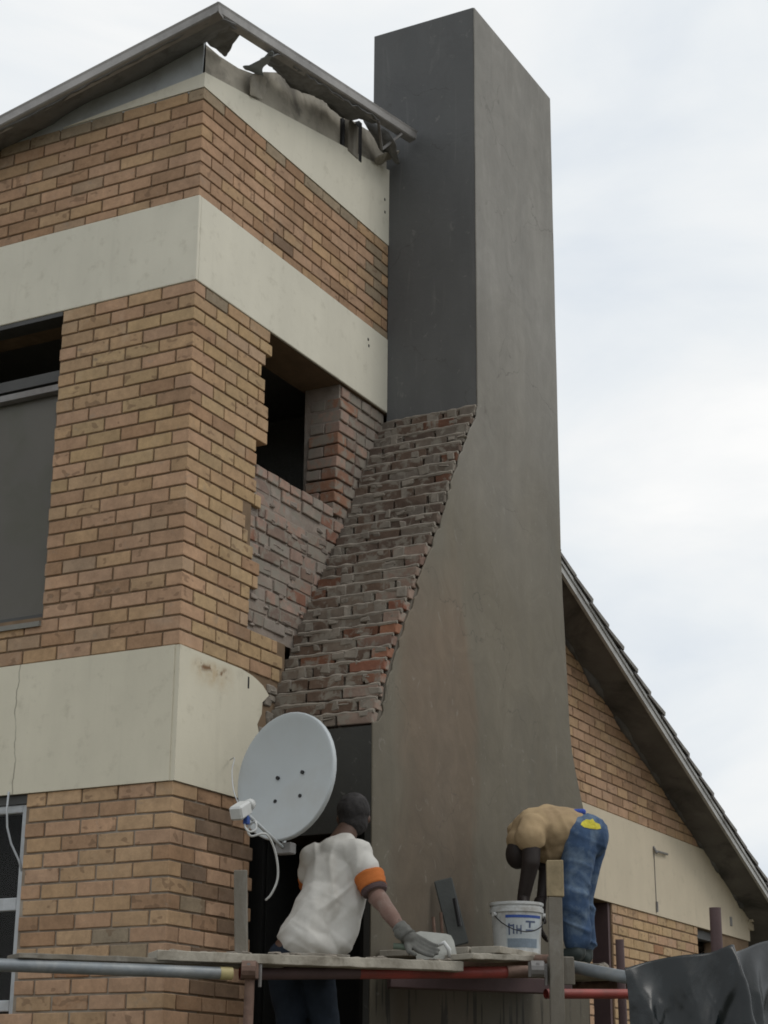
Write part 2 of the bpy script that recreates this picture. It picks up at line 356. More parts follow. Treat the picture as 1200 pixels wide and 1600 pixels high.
house = empty('house', (0, 0, 0), 'two storey house of buff face brick with cream plaster bands and a torn roof edge', 'house')
wing = empty('house_wing', (6, 0, 0), 'lower brick wing with tiled sloping roof to the right of the chimney', 'house')
INV = {}
def pobj(mb, name, mat, parent, **kw):
    # parent whose empty sits away from the origin
    o = mb.obj(name, mat, parent, **kw)
    if parent is wing: o.location = (-6, 0, 0)
    return o

# --- wall cores (mortar plane 8 mm behind the brick faces)
R = .009
front = pobj(MB().box(R, R, 0, .33, .99, Z3B).box(R, .99, 0, .33, 4.5, 2.10).box(R, 2.2, 2.10, .33, 4.5, Z3B)
             .box(R, R, Z3B, .33, 4.5, 4.33).box(R, R, 4.33, .33, .972, Z2B).box(R, 2.4, 4.33, .33, 4.5, Z2B)
             .box(R, R, Z2B, .33, 4.5, Z1), 'front_wall', M_MORTA, house)
gable_ = MB().box(.33, R, 0, .80, .33, Z3T).box(.80, R, Z3B, 1.0, .33, Z3T).box(1.0, R, 0, X1, .33, Z3T)
gable_.box(.33, R, Z3T, .70, .11, Z2B)                       # outer leaf
gable_.box(.70, R, Z3T, 1.13, .028, 4.31)
gable_.box(.33, R, Z2B, X1, .33, Z1)
gable = pobj(gable_, 'gable_wall', M_MORT, house)
inner = MB().box(.33, .112, Z3T, .80, .33, Z2B).box(.705, .03, 4.312, .80, .11, 5.36).box(.802, .03, Z3T+.26, 2.42, .30, 5.30).box(1.79, .036, 5.30, 2.42, .30, Z2B)
pobj(inner, 'inner_wall', M_OLDM, house)
# upper part of the gable wall: sloping top
zroof = lambda x, y: 7.895+.205*x-.207*y
pobj(MB().prism([(.0, Z1), (X0+.02, Z1), (X0+.02, 8.44), (2.1, 8.36), (1.76, 8.30), (1.27, 8.235), (.85, 8.14), (.70, 8.06), (.60, 7.985), (.40, 7.92), (.18, 7.885), (.02, 7.88)], .02, .25), 'upper_wall_strip', M_TANW, house, label='bare weathered plaster under the torn soffit')
# rooms behind the openings
pobj(MB().box(.33, 4.4, 0, X1, 4.5, 7.0).box(X1-.1, .33, 0, X1, 4.4, 7.4).box(.33, .33, 3.5, X1-.1, 4.4, 3.7).box(.33, .33, 6.45, X1-.1, 4.4, 6.6)
     .box(.33, .33, .0, X1-.1, 4.4, .1).box(2.6, .34, 3.7, 2.7, 4.4, 6.45), 'interior_walls', M_DARK, house)

# --- bricks
BUFF = {'pink': (.440, .285, .184), 'buff': (.440, .296, .176), 'yel': (.440, .308, .174), 'brown': (.355, .225, .138), 'grey': (.31, .245, .17),
        'orange': (.34, .185, .10), 'dark': (.22, .148, .098), 'pale': (.40, .28, .185)}
OLD = {'pk': (.325, .225, .18), 'gr': (.28, .235, .20), 'rd': (.25, .125, .085), 'wh': (.42, .38, .34), 'br': (.215, .155, .125), 'or': (.30, .165, .11)}
def pick(w, pal):
    k = random.choices(list(w), list(w.values()))[0]; c = pal[k]; f = random.uniform(.92, 1.08); h = random.uniform(-.008, .008)
    return (c[0]*f+h, c[1]*f, c[2]*f-h*.6)
meshes = {}
def brick_mesh(L, D, H, mat, c=.0035, jit=.0012, nv=5):
    k = (round(L, 3), round(D, 3), round(H, 3), mat.name, random.randrange(nv))
    if k not in meshes:
        me = MB().cbox(-L/2, 0, 0, L/2, D, H, c, jit).mesh('brick', False)
        bm = bmesh.new(); bm.from_mesh(me); bmesh.ops.recalc_face_normals(bm, faces=bm.faces); bm.to_mesh(me); bm.free()
        me.materials.append(mat); meshes[k] = me
    return meshes[k]
BR = []   # pending bricks: (parent, name, kind, loc, rotz, L, D, H, tint, mat, area)
def put(parent, loc, rz, L, D, H, tint, mat=None, name='brick', jy=.0015, tilt=.004):
    if L < .02 or H < .015: return
    loc = Vector(loc); n = Vector((math.sin(rz), -math.cos(rz), 0)); loc = loc+n*random.uniform(-jy, jy)
    s0 = Vector((math.cos(rz), math.sin(rz), 0))
    a = scr(loc-s0*L/2); b = scr(loc+s0*L/2); c = scr(loc+Vector((0, 0, H)))
    ar = abs((b[0]-a[0])*(c[1]-a[1])) + .001
    if not (-5 < a[0] < 1205 or -5 < b[0] < 1205) or a[1] < -5 or c[1] > 1605: ar = 0
    rot = (random.uniform(-tilt, tilt), random.uniform(-tilt, tilt)*.8, rz+random.uniform(-tilt, tilt))
    BR.append((parent, name, loc, rot, L, D, H, tint, mat or M_BR, ar))
MOD, ST, HD, J = .244, .234, .112, .010
def course_bricks(s0, s1, start, full=ST):
    # bricks between s0 and s1; start = left edge of the first whole brick
    out = []; s = start
    while s > s0: s -= MOD
    while s < s1-.015:
        a, b = max(s, s0), min(s+full, s1)
        if b-a > .02: out.append((a, b))
        s += MOD
    return out
def lay(parent, face, ztop, zbot, ranges, pal, parity=0, corner=True, minz=None):
    k = 0
    while ztop-k*CO > zbot+.02:
        zt = ztop-k*CO-.002; zb = max(zt-.0745, zbot+.002); H = zt-zb
        A_long = (k+parity) % 2 == 0
        if face == 'A': start = MOD if A_long else HD+J
        else: start = HD+J if A_long else MOD
        for (s0, s1) in ranges(k, (zt+zb)/2):
            lo = max(s0, start if (corner and s0 == 0) else s0)
            st = start if corner else start
            for a, b in course_bricks(lo, s1, st):
                w = pal(k, (zt+zb)/2, (a+b)/2)
                t = pick(w, BUFF)
                if face == 'A': put(parent, (0, (a+b)/2, zb), -math.pi/2, b-a, .102, H, t)
                else: put(parent, ((a+b)/2, 0, zb), 0, b-a, .09, H, t)
        if corner and face == 'A' and ranges(k, (zt+zb)/2):
            t = pick(pal(k, (zt+zb)/2, 0), BUFF)
            lx, ly = (HD, ST) if A_long else (ST, HD)
            put(parent, (lx/2, 0, zb), 0, lx, ly, H, t)
        k += 1
palU = lambda k, z, s: {'pink': 5, 'buff': 3, 'brown': 2.0, 'dark': .15, 'pale': 1} if k else {'grey': 1, 'buff': 1.4, 'brown': 1}
palM = lambda k, z, s: ({'buff': 4, 'yel': 2, 'brown': 1, 'pink': 2, 'orange': .06} if z > 5.1 else {'pink': 4, 'buff': 3, 'brown': 1.6, 'pale': .8})
palMB = lambda k, z, s: ({'buff': 3, 'yel': 5, 'brown': .7, 'pale': .5} if k else {'grey': 3, 'buff': 1})
palL = lambda k, z, s: {'buff': 5, 'pink': 3, 'brown': 1.5, 'orange': .15, 'grey': .2}
palLB = lambda k, z, s: {'brown': 4, 'pink': 2, 'dark': 2, 'grey': .2} if k else {'grey': 2, 'brown': 2}
# upper strip, face A and B
lay(front, 'A', Z1, Z2T, lambda k, z: [(0, 2.0)], palU, parity=1)
lay(gable, 'B', Z1, Z2T, lambda k, z: [(0, X0-.004)], lambda k, z, s: {'grey': 1.5, 'buff': 2, 'brown': 1.5} if (k == 0 or s > 2.1) else {'pink': 4, 'buff': 3, 'brown': 2.5, 'dark': .1}, parity=1)
# middle storey
def rA(k, z): return [(0, .972)] if z > 4.33 else [(0, 2.4)]
lay(front, 'A', Z2B, Z3T, rA, palM, parity=0)
ENDS = [.87, .87, .80, .755, .80, .80, .85, .85, .85, .74, .73, .73, .74, .80, .61, .63, .66, .73, .80, .79, .70, .70, .69, 1.03, 1.10, 1.06]
lay(gable, 'B', Z2B, Z3T, lambda k, z: [(0, ENDS[min(k, 25)])], palMB, parity=0)
# lower storey
lay(front, 'A', Z3B, 1.75, lambda k, z: [(0, .987)] if z > 2.11 else [(0, 2.2)], palL, parity=1)
lay(gable, 'B', Z3B, 1.75, lambda k, z: [(0, .79+.03*(k%2))], palLB, parity=1)
# old inner leaf
def old_region(zt, zb, lo, hi, name='rough_brick'):
    k = 0; z = zt
    while z-CO > zb-.01:
        a0 = lo(z-CO/2); a1 = hi(z-CO/2); s = a0-random.uniform(0, .12)
        while s < a1:
            L = random.choice([ST, ST, HD, .15]); a, b = max(s, a0), min(s+L, a1)
            if b-a > .035:
                t = pick({'pk': 4, 'gr': 3, 'rd': .9, 'wh': .7 if z > 4.9 else .3, 'br': 2.2}, OLD)
                put(gable, ((a+b)/2, .02+random.uniform(-.006, .008), z-CO+.006), 0, b-a, .09, .072, t, M_OLD, name, .004, .02)
            s += L+.014
        z -= CO; k += 1
def lastend(z): return ENDS[max(0, min(25, int((Z2B-z)/CO)))]+.012
old_region(5.29, 4.32, lambda z: lastend(z), lambda z: xprof(z)+.02)
k = 0; z = Z2B-.004
JX = 1.80
while z-CO > 5.31:                                            # right jamb of the broken opening
    a = JX+random.uniform(-.004, .006)-.10*(6.2-z)*.9*.9; a = JX-.12*(6.26-z)*.9+random.uniform(-.006, .006)
    t = pick({'pk': 4, 'or': 2, 'rd': .6}, OLD)
    if k % 2 == 0:
        put(gable, (a+HD/2, .02, z-CO+.006), 0, HD, .232, .070, t, M_OLD, 'rough_brick', .002, .01)
        s = a+HD+.012
    else:
        put(gable, (a+ST/2, .02, z-CO+.006), 0, ST, .110, .070, t, M_OLD, 'rough_brick', .002, .01)
        put(gable, (a+ST/2, .142, z-CO+.006), 0, ST, .110, .070, pick({'gr': 2, 'pk': 2}, OLD), M_OLD, 'rough_brick', .002, .01)
        s = a+ST+.012
    hi = min(X0, xprof(z)+.03)
    while s < hi:
        L = random.choice([ST, HD, .15]); b = min(s+L, hi)
        if b-s > .03: put(gable, ((s+b)/2, .022, z-CO+.006), 0, b-s, .09, .070, pick({'gr': 4, 'pk': 2, 'br': 3}, OLD), M_OLD, 'rough_brick', .004, .015)
        s += L+.012
    z -= CO; k += 1
for i in range(7):                                            # the row of bricks under the opening
    a = .76+i*.137
    put(gable, (a+.062, .016, 5.297), 0, .125, .20, .062, pick({'or': 2, 'pk': 4, 'gr': .6}, OLD), M_OLD, 'rough_brick', .003, .012)

db = MB(); random.seed(77)
for i in range(34):
    z = random.uniform(4.34, 5.26); x = random.uniform(lastend(z)+.03, xprof(z)); r_ = random.uniform(.010, .030)
    db.cbox(x-r_*random.uniform(1, 1.8), .013+random.uniform(0, .006), z-r_*.6, x+r_*random.uniform(1, 1.8), .045, z+r_*.6, .005, .004)
pobj(db, 'mortar_daubs', M_OLDM, house, kind='stuff')
random.seed(31)
# --- plaster bands wrap the corner
b = .006
pobj(MB().box(-b, -b, Z2T, .02, 4.5, Z2B+.0).box(.02, -b, Z2B, X0-.002, .02, Z2T), 'plaster_band', M_BAND, house, label='middle cream plaster band')
bevel(bpy.data.objects['plaster_band'], .006)
pobj(MB().prism([(-b, Z1), (X0-.002, Z1), (X0-.002, 8.17), (-b, 7.658)], -b, .018), 'plaster_band', M_BAND, house, label='upper cream plaster band with sloping top')
pobj(MB().prism([(.0181, Z1), (1.07, Z1+.001), (.0181, 7.655)], -b, .02, 'x'), 'plaster_band', M_BAND, house, label='upper cream plaster triangle on the window side')
pobj(MB().prism([(.02, Z1-.01), (1.58, Z1-.01), (1.58, 7.56), (1.45, 7.60), (.02, 7.90)], .004, .03, 'x'), 'grey_band', M_GREYW, house, label='grey strip under the soffit')  # grey strip between the cream triangle and the soffit
# lower band; its right end is broken off
en = [(-b, Z3B), (.78, Z3B), (.80, 3.42), (.83, 3.50), (.80, 3.60), (.84, 3.69), (.81, 3.76), (.855, 3.83), (.86, 3.90), (.93, 3.955), (.86, 4.0), (.80, 4.02), (.74, 4.035), (.62, 4.05), (-b, Z3T)]
pobj(MB().prism(en, -.012, .02), 'plaster_band', M_BAND3, house, label='lower cream plaster band with a rust stain and a broken end')
pobj(MB().box(-.012, .0201, Z3B, .02, 4.5, Z3T), 'plaster_band', M_BAND3, house, label='lower cream plaster band on the window side with a hairline crack')
# rubble behind the broken end
mb = MB()
for i in range(26):
    z = random.uniform(3.34, 4.04); x = random.uniform(.86 if z < 3.8 else .93, 1.02); s_ = random.uniform(.02, .05)
    mb.cbox(x-s_, -.004, z-s_*.6, x+s_, .05, z+s_*.6, .006, .006)
pobj(mb, 'broken_mortar', M_MORG, house, kind='stuff')
for (px, pz) in ((2.106, 6.709), (2.116, 6.665), (2.33, 7.90), (2.335, 7.80), (.70, 3.985)):
    h_ = .035 if px == .70 else .010
    pobj(MB().cbox(px-.008, -.0145 if px == .70 else -.009, pz-h_, px+.008, 0, pz+h_, .002), 'wall_plug', M_BLACK, house)

# --- upper window (window side)
win = pobj(MB().box(.13, .972, 4.335, .19, 1.02, 5.93).box(.13, 1.02, 4.335, .19, 2.4, 4.39).box(.11, .972, 5.86, .20, 2.4, 5.93), 'window', M_DFRAME, house, label='large upper window with a grey blind')
MB().box(.10, .973, 5.795, .16, 2.4, 5.835).obj('blind_rail', M_STEEL, win)
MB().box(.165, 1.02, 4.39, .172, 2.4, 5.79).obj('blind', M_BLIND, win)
MB().box(.150, 1.02, 4.39, .156, 2.4, 5.79).obj('pane', M_GLASS, win)
pobj(MB().prism([(-.02, 4.30), (.15, 4.345), (.15, 4.29), (-.02, 4.27)], .972, 2.4), 'window_sill', M_SILL, house)

pobj(MB().box(.0, .972, Z2B-.03, .13, 2.4, Z2B-.002), 'lintel', M_DFRAME, house)
# --- lower window
fr = MB().box(.03, .992, 2.10, .09, 1.035, 3.25).box(.03, 1.035, 3.205, .09, 2.2, 3.25).box(.03, 1.035, 2.665, .09, 2.2, 2.735).box(.03, 1.035, 2.125, .09, 2.2, 2.185).box(.03, 1.60, 2.185, .09, 1.64, 2.665).box(.03, 1.60, 2.735, .09, 1.64, 3.205)
win2 = pobj(fr, 'window', M_WFRAME, house, label='lower window with white frame'); bevel(win2, .006)
MB().box(.055, 1.036, 2.735, .060, 2.2, 3.204).obj('pane', M_GLASS, win2)
MB().box(.055, 1.036, 2.186, .060, 2.2, 2.664).obj('pane', M_GLASS, win2)
pobj(MB().box(.02, .987, 3.252, .2, 2.2, Z3B-.002), 'lintel', M_DFRAME, house)
pobj(MB().box(.36, .35, 2.0, .38, 2.5, 3.29), 'dark_backing', M_VOID, house)  # black sheet added so the room behind the panes reads dark
pobj(MB().box(.955, .012, 0, .999, .36, 3.30).box(.802, .36, 0, .999, .40, 3.30).box(.801, .012, 0, .806, .36, 3.30), 'shade_lining', M_VOID, house)  # black sheets stand in for the shade between wall end and chimney
# loose cable hanging from the band in front of the lower window
cb = MB().tube([(-.018, 1.104, 3.32), (-.028, 1.10, 3.22), (-.02, 1.095, 3.12), (0, 1.075, 3.03), (.02, 1.03, 2.94), (.03, 1.01, 2.88)], .006, 8).obj('loose_cable', M_WFRAME, smooth=True)
tag(cb, 'thin loose cable dangling from the lower plaster band over the white window', 'cable')

# --- roof edge and torn soffit
OA = .25
def rail(mb, p0, p1, d, h=.050):
    # folded metal edge: face, small return at the bottom and a rolled lip on top
    p0, p1 = Vector(p0), Vector(p1); d = Vector(d); pts = [(.0, -.006), (-.006, .010), (.010, .016), (.022, .004), (.028, -h*.9), (.060, -h*1.15), (.060, -h*1.4), (.012, -h*1.15), (.004, -h)]
    n = len(pts); vs = [p0+d*a_+Zv_*b_ for a_, b_ in pts]+[p1+d*a_+Zv_*b_ for a_, b_ in pts]
    mb.add(vs, [list(range(n))[::-1], list(range(n, 2*n))]+[[i, (i+1) % n, (i+1) % n+n, i+n] for i in range(n)])
Zv_ = Vector((0, 0, 1))
mb = MB(); rail(mb, (-OA, -OA, 7.925), (2.36, -OA, 8.398), (0, 1, 0)); pobj(mb, 'roof_edge_rail', M_RAIL, house, label='metal roof edge running to the chimney', smooth=False)
mb = MB(); rail(mb, (-OA, -OA, 7.925), (-OA, 4.5, 6.955), (1, 0, 0)); pobj(mb, 'roof_edge_rail', M_RAIL, house, label='metal roof edge over the window side')
def sheet(name, rows, mat, parent, th=.006, wob=.01, seed=0, sub=3, label=None, crumple=.035):
    # rows: list of equally long point lists
    vs = []; n = len(rows[0])
    for r in rows:
        for p in r:
            p = Vector(p); q = p+noise.noise_vector(p*6+Vector((seed, 0, 0)))*wob; vs.append(tuple(q))
    fs = [[i*n+j, i*n+j+1, (i+1)*n+j+1, (i+1)*n+j] for i in range(len(rows)-1) for j in range(n-1)]
    o = MB().add(vs, fs).obj(name, mat, parent, smooth=True, fix=False)
    if sub:
        m = o.modifiers.new('s', 'SUBSURF'); m.levels = m.render_levels = sub
    if crumple:
        tx = bpy.data.textures.new('crumple', 'VORONOI'); tx.noise_scale = .10; tx.distance_metric = 'DISTANCE'
        m = o.modifiers.new('d', 'DISPLACE'); m.texture = tx; m.texture_coords = 'LOCAL'; m.strength = crumple; m.mid_level = .4
    m = o.modifiers.new('t', 'SOLIDIFY'); m.thickness = th
    if label: o['label'] = label
    return o
railB = lambda x: Vector((x, -OA+.03, 7.925+.1812*(x+OA)-.066))
railA = lambda y: Vector((-OA+.03, y, 7.925-.2045*(y+OA)-.066))
def lerp(a, b, t): return Vector(a).lerp(Vector(b), t)
# window side: wavy dark soffit between the rail and the wall
wallA = [(-.25, 7.93), (.0, 7.885), (.3, 7.80), (.6, 7.735), (.8, 7.715), (1.0, 7.69), (1.2, 7.60), (1.45, 7.57), (1.8, 7.48), (2.4, 7.36), (4.4, 6.95)]
rows = [[railA(y) for y, z in wallA], [lerp(railA(y), (.01, y, z), .5)+Vector((0, 0, -.015+.03*noise.noise(Vector((y*3, 1, 2))))) for y, z in wallA], [(.012, y, z) for y, z in wallA]]
sheet('soffit_sheet', rows, M_SOF, house, seed=3, wob=.012, crumple=.012)
# gable side, piece at the corner (torn with a curved end)
e0 = [(-.25, -.0), (-.1, 0), (.0, 0), (.06, 0), (.09, 0)]
xr = [-.24, -.12, .0, .06, .085]; xm = [-.24, -.06, .06, .10, .115]; xw = [-.24, -.03, .10, .18, .235]
sheet('soffit_sheet', [[railB(x) for x in xr], [lerp(railB(x), (x, .0, 7.90+.0*x), .5) for x in xm], [(x, .0, 7.885) for x in xw]], M_SOF, house, seed=5, wob=.004)
# the curled flap; its lighter colour paints in the light on it
FA = [(.379, -.24, 7.965), (.395, -.17, 7.93), (.395, -.09, 7.915), (.34, -.02, 7.896)]
FB = [None, (.473, -.16, 7.939), (.471, -.09, 7.921), (.62, -.05, 7.949)]
FC = [(.446, -.025, 7.897), (.667, -.03, 7.991), (.478, -.02, 7.747), (.661, -.02, 7.799)]
sheet('torn_flap', [[FA[0], FA[1], FA[2], FA[3]], [Vector(FA[0])+Vector((.012, .004, -.012)), lerp(FA[1], FB[1], .5)+Vector((0, .02, 0)), lerp(FA[2], FB[2], .5)+Vector((0, .02, -.01)), lerp(FA[3], FB[3], .5)], [Vector(FA[0])+Vector((.02, .006, -.025)), FB[1], FB[2], FB[3]]],
      M_SOFL, house, th=.004, wob=.012, seed=8, label='curled piece of torn sheet in a lit tone')
sheet('torn_flap', [[FC[0], lerp(FC[0], FC[1], .5)+Vector((0, -.02, .01)), FC[1]], [lerp(FC[0], FC[2], .5)+Vector((.02, 0, 0)), lerp(FC[0], FC[3], .5)+Vector((0, -.012, 0)), lerp(FC[1], FC[3], .5)], [FC[2], lerp(FC[2], FC[3], .5)+Vector((0, -.01, .012)), FC[3]]], M_TANW, house, th=.004, wob=.010, seed=9, label='brownish flap hanging down the wall')
# the long sagging piece
lower = [(.37, 8.03), (.55, 8.09), (.733, 8.10), (.853, 8.11), (.976, 8.115), (1.10, 8.135), (1.27, 8.19), (1.443, 8.235), (1.623, 8.23), (1.76, 8.27), (1.92, 8.38)]
rows = [[railB(x) for x, z in lower], [lerp(railB(x-.03), (x, -.04, z), .35)+Vector((0, 0, -.012)) for x, z in lower],
        [lerp(railB(x-.03), (x, -.03, z), .75)+Vector((0, 0, -.03+.02*noise.noise(Vector((x*5, 3, 1))))) for x, z in lower], [(x, -.028, z) for x, z in lower], [(x, -.03, z-.015+.04*noise.noise(Vector((x*9, 0, 7)))) for x, z in lower]]
rows[0][0] = Vector((.37, -.235, 7.955)); rows[1][0] = Vector((.40, -.17, 7.97)); rows[2][0] = Vector((.46, -.09, 7.98)); rows[3][0] = Vector((.55, -.04, 8.0)); rows[4][0] = Vector((.60, -.03, 7.97))
sheet('soffit_sheet', rows, M_SOF, house, seed=11, wob=.034, label='long sagging piece of torn soffit')
# crumpled debris beside the chimney
sheet('crumpled_flashing', [[(1.93, -.02, 8.38), (2.0, -.10, 8.33), (2.06, -.17, 8.30)], [(2.02, -.02, 8.30), (2.06, -.12, 8.22), (2.10, -.20, 8.20)], [(2.12, -.02, 8.26), (2.14, -.13, 8.14), (2.20, -.16, 8.16)], [(2.30, -.02, 8.24), (2.30, -.10, 8.15), (2.34, -.12, 8.18)]], M_SOF, house, th=.006, wob=.05, seed=15)
sheet('crumpled_flashing', [[(2.10, -.015, 8.10), (2.10, -.08, 8.13), (2.12, -.11, 8.15)], [(2.22, -.015, 8.10), (2.22, -.10, 8.14), (2.22, -.12, 8.19)], [(2.36, -.015, 8.22), (2.36, -.09, 8.24), (2.37, -.10, 8.29)]], M_TANW, house, th=.006, wob=.03, seed=17)
pobj(MB().cbox(1.71, .0, 7.98, 1.745, .03, 8.25, .004), 'rafter_end', M_BLACK, house); pobj(MB().cbox(1.93, -.01, 8.02, 1.975, .03, 8.34, .004), 'rafter_end', M_BLACK, house)
pobj(MB().cbox(1.775, -.012, 8.02, 1.92, .03, 8.28, .004), 'rafter_end', M_WOODG, house)
for a_, b_ in (((1.83, -.22, 8.22), (2.03, -.14, 8.12)), ((2.03, -.14, 8.12), (2.16, -.23, 8.29))):
    pobj(MB().tube([a_, b_], .011, 6), 'wire_bracket', M_STEEL, house)
# roof sheeting behind the wall line (corrugated)
mb = MB(); rows = []
for j in range(9):
    y = .26+j*4.3/8
    rows.append([(x_*.070+.06, y, 7.56+.14*(x_*.070)-.19*y+(.012 if x_ % 2 else -.012)) for x_ in range(0, 52)])
vs = [p for r in rows for p in r]; n_ = 52
mb.add(vs, [[i*n_+j, i*n_+j+1, (i+1)*n_+j+1, (i+1)*n_+j] for i in range(8) for j in range(n_-1)])
pobj(mb, 'roof_sheet', M_ROOFM, house)

# ------------------------------------------------------------------ chimney
chim = empty('chimney', (2.4, -.35, 0), 'tall flared chimney in fresh grey cement render with bare stepped bricks on its sloping side', 'chimney')
def cobj(mb, name, mat, **kw):
    o = mb.obj(name, mat, chim, **kw); o.location = (-2.4, .35, 0); return o
FR = -.690
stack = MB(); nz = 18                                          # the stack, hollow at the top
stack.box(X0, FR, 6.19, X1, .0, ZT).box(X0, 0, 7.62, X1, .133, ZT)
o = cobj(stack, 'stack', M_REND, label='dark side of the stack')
RP = [(X1, 5.507), (3.835, 5.2), (3.86, 4.9), (3.885, 4.55), (3.905, 4.283), (3.935, 4.1), (4.0, 3.95), (4.06, 3.83), (4.13, 3.70), (4.15, 3.3)]
core = [(p[0]+.055, p[1]-.01) for p in PROF]
core = [(core[0][0], 3.60)]+core+[(X0+.05, 6.188), (X1, 6.188)]+RP+[(4.15, 3.3), (4.15, 3.60)]
cobj(MB().prism(core, FR, -.0), 'flare_core', M_CHC)
# base: hollow behind the left side, front wall stands on the ground
cobj(MB().box(.975, FR, 0, 4.15, -.62, 3.598).box(1.7, -.618, 0, 4.15, 0, 3.598), 'base', M_VOID)
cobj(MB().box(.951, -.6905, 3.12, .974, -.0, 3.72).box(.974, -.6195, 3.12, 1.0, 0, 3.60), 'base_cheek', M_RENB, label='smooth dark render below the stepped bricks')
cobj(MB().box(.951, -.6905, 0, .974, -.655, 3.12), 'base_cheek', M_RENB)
cobj(MB().box(.975, -.012, 0, 1.699, -.0005, 3.119), 'base', M_VOID)  # black sheet over the wall, shade of the hollow put into colour
# front render: one sheet with a torn left edge where the plaster stops
edge = []
z = 3.60
while z < 6.16:
    f = (z-3.73)/2.46; off = .075 if z < 4.7 else (.045 if z < 5.4 else .02)
    edge.append((xprof(z)+off+random.uniform(-.016, .016), z)); z += random.uniform(.025, .05)
poly = [(.952, 0), (.952, 3.2), (.95, 3.735)]+[e_ for e_ in edge if e_[1] > 3.74]+[(X0+.0, 6.19)]+[(X0+.0035*noise.noise(Vector((z_*2.3, 0, 3))), z_) for z_ in [6.3+i*.1 for i in range(30)]]+[(X0, ZT), (X1, ZT)]+[(X1+.004*noise.noise(Vector((z_*2.1, 7, 3))), z_) for z_ in [9.25-i*.1 for i in range(30)]]+[(X1, 6.2)]+RP+[(4.15, 0)]
fr_ = cobj(MB().prism(poly, -DCH, FR-.0005), 'front_render', M_REN, label='broad grey-brown rendered front, browner and darker towards the bottom')
bevel(fr_, .006, 2)
# stepped bricks on the slope
zz = 3.735; k = 0; SQ = MB()
while zz < 6.17:
    xs = xprof(zz+.03); n_ = 3; s = -.690; mode = k % 2
    widths = [ST, ST, .214] if mode == 0 else [HD, ST, ST, .104]
    if k % 5 == 3: widths = [HD, HD, ST, HD, .104]
    for i_, w_ in enumerate(widths):
        first = (i_ == 0)
        if zz < 4.9: wts = {'rd': 2.6 if first else .3, 'or': 1.6 if first else .05, 'br': 2.4, 'gr': 2.8}
        else: wts = {'rd': .7 if first else .12, 'br': 3, 'gr': 2}
        t = pick(wts, OLD); t = tuple(c_*f_ for c_, f_ in zip(t, (.95, .84, .80) if first and zz < 5 else (.66, .64, .60) if zz < 5 else (.60, .60, .58)))
        dx = random.uniform(-.008, .006); y_ = s+w_/2
        BR.append((chim, 'brick', Vector((xs+dx-2.4, y_+.35, zz+.004)), (random.uniform(-.012, .012), random.uniform(-.012, .012), -math.pi/2+random.uniform(-.015, .015)), w_, .13, random.uniform(.060, .068), t, M_STEP, 999))
        s += w_+.012
    # mortar squeezed out over the course, an irregular bead
    pts = []; y_ = -.695
    while y_ < .0:
        n1_ = noise.noise(Vector((y_*9, k*3.1, 0))); pts.append((xs+.012-.009*n1_, y_, zz+.071+.005*noise.noise(Vector((y_*11, k*1.7, 5))))); y_ += .014
    SQ.tube(pts, [.0125+.009*max(-.6, noise.noise(Vector((p[1]*17, k*2.3, 9)))) for p in pts], 6)
    for _ in range(4):                                           # splashes of mortar
        yy = random.uniform(-.68, -.02); r_ = random.uniform(.010, .024)
        SQ.cbox(xs-.005, yy-r_*1.8, zz+random.uniform(0, .05), xs+.03, yy+r_*1.8, zz+.02+random.uniform(.03, .06), .006, .006)
    zz += CO; k += 1
o = cobj(SQ, 'mortar_squeeze', M_MORG, kind='stuff')

# ------------------------------------------------------------------ wing with tiled roof
zw = lambda x: 5.42-.387*(x-5.6)
pobj(MB().prism([(X1+.02, 0), (6.0, 0), (6.0, Z3B), (6.45, Z3B), (6.45, 0), (8.64, 0), (8.64, Z3B), (9.3, Z3B), (9.3, 0), (10.24, 0), (10.24, zw(10.24)-.02), (X1+.02, zw(X1)-.02)], R, .25), 'gable_wall', M_MORT, wing)
gw = bpy.data.objects['gable_wall.001']
palG = lambda: random.choices(['pink', 'buff', 'brown', 'grey'], [4, 3, 2, .3])[0]
def layG(zt, zb, s0, s1, clip=None, pal=None):
    k = 0
    while zt-k*CO > zb+.02:
        z1_ = zt-k*CO-.002; z0_ = max(z1_-.073, zb+.002); hi = s1
        if clip: hi = min(s1, 5.6+(5.42-z1_)/.387+.05)
        for a, b_ in course_bricks(s0, hi, s0+(0 if k % 2 else .122)):
            t = pick(pal or {'pink': 4, 'buff': 2.5, 'brown': 2.4}, BUFF)
            put(gw, ((a+b_)/2, 0, z0_), 0, b_-a, .08, z1_-z0_, t)
        k += 1
layG(Z3T+17*CO, Z3T, 4.6, 10.2, clip=True)
layG(Z3B, 1.9, 6.46, 8.635, pal={'buff': 3, 'orange': .6, 'yel': 2, 'pink': 1}); layG(Z3B, 1.9, 4.9, 5.99)
gb = [(4.16, Z3B), (10.24, Z3B), (10.24, zw(10.24)-.03), (5.6+(5.42-Z3T-.0)/.387, Z3T), (4.16, Z3T)]
pobj(MB().prism(gb, -.012, .0085), 'plaster_band', M_GBAND, wing, label='beige plaster band across the gable')
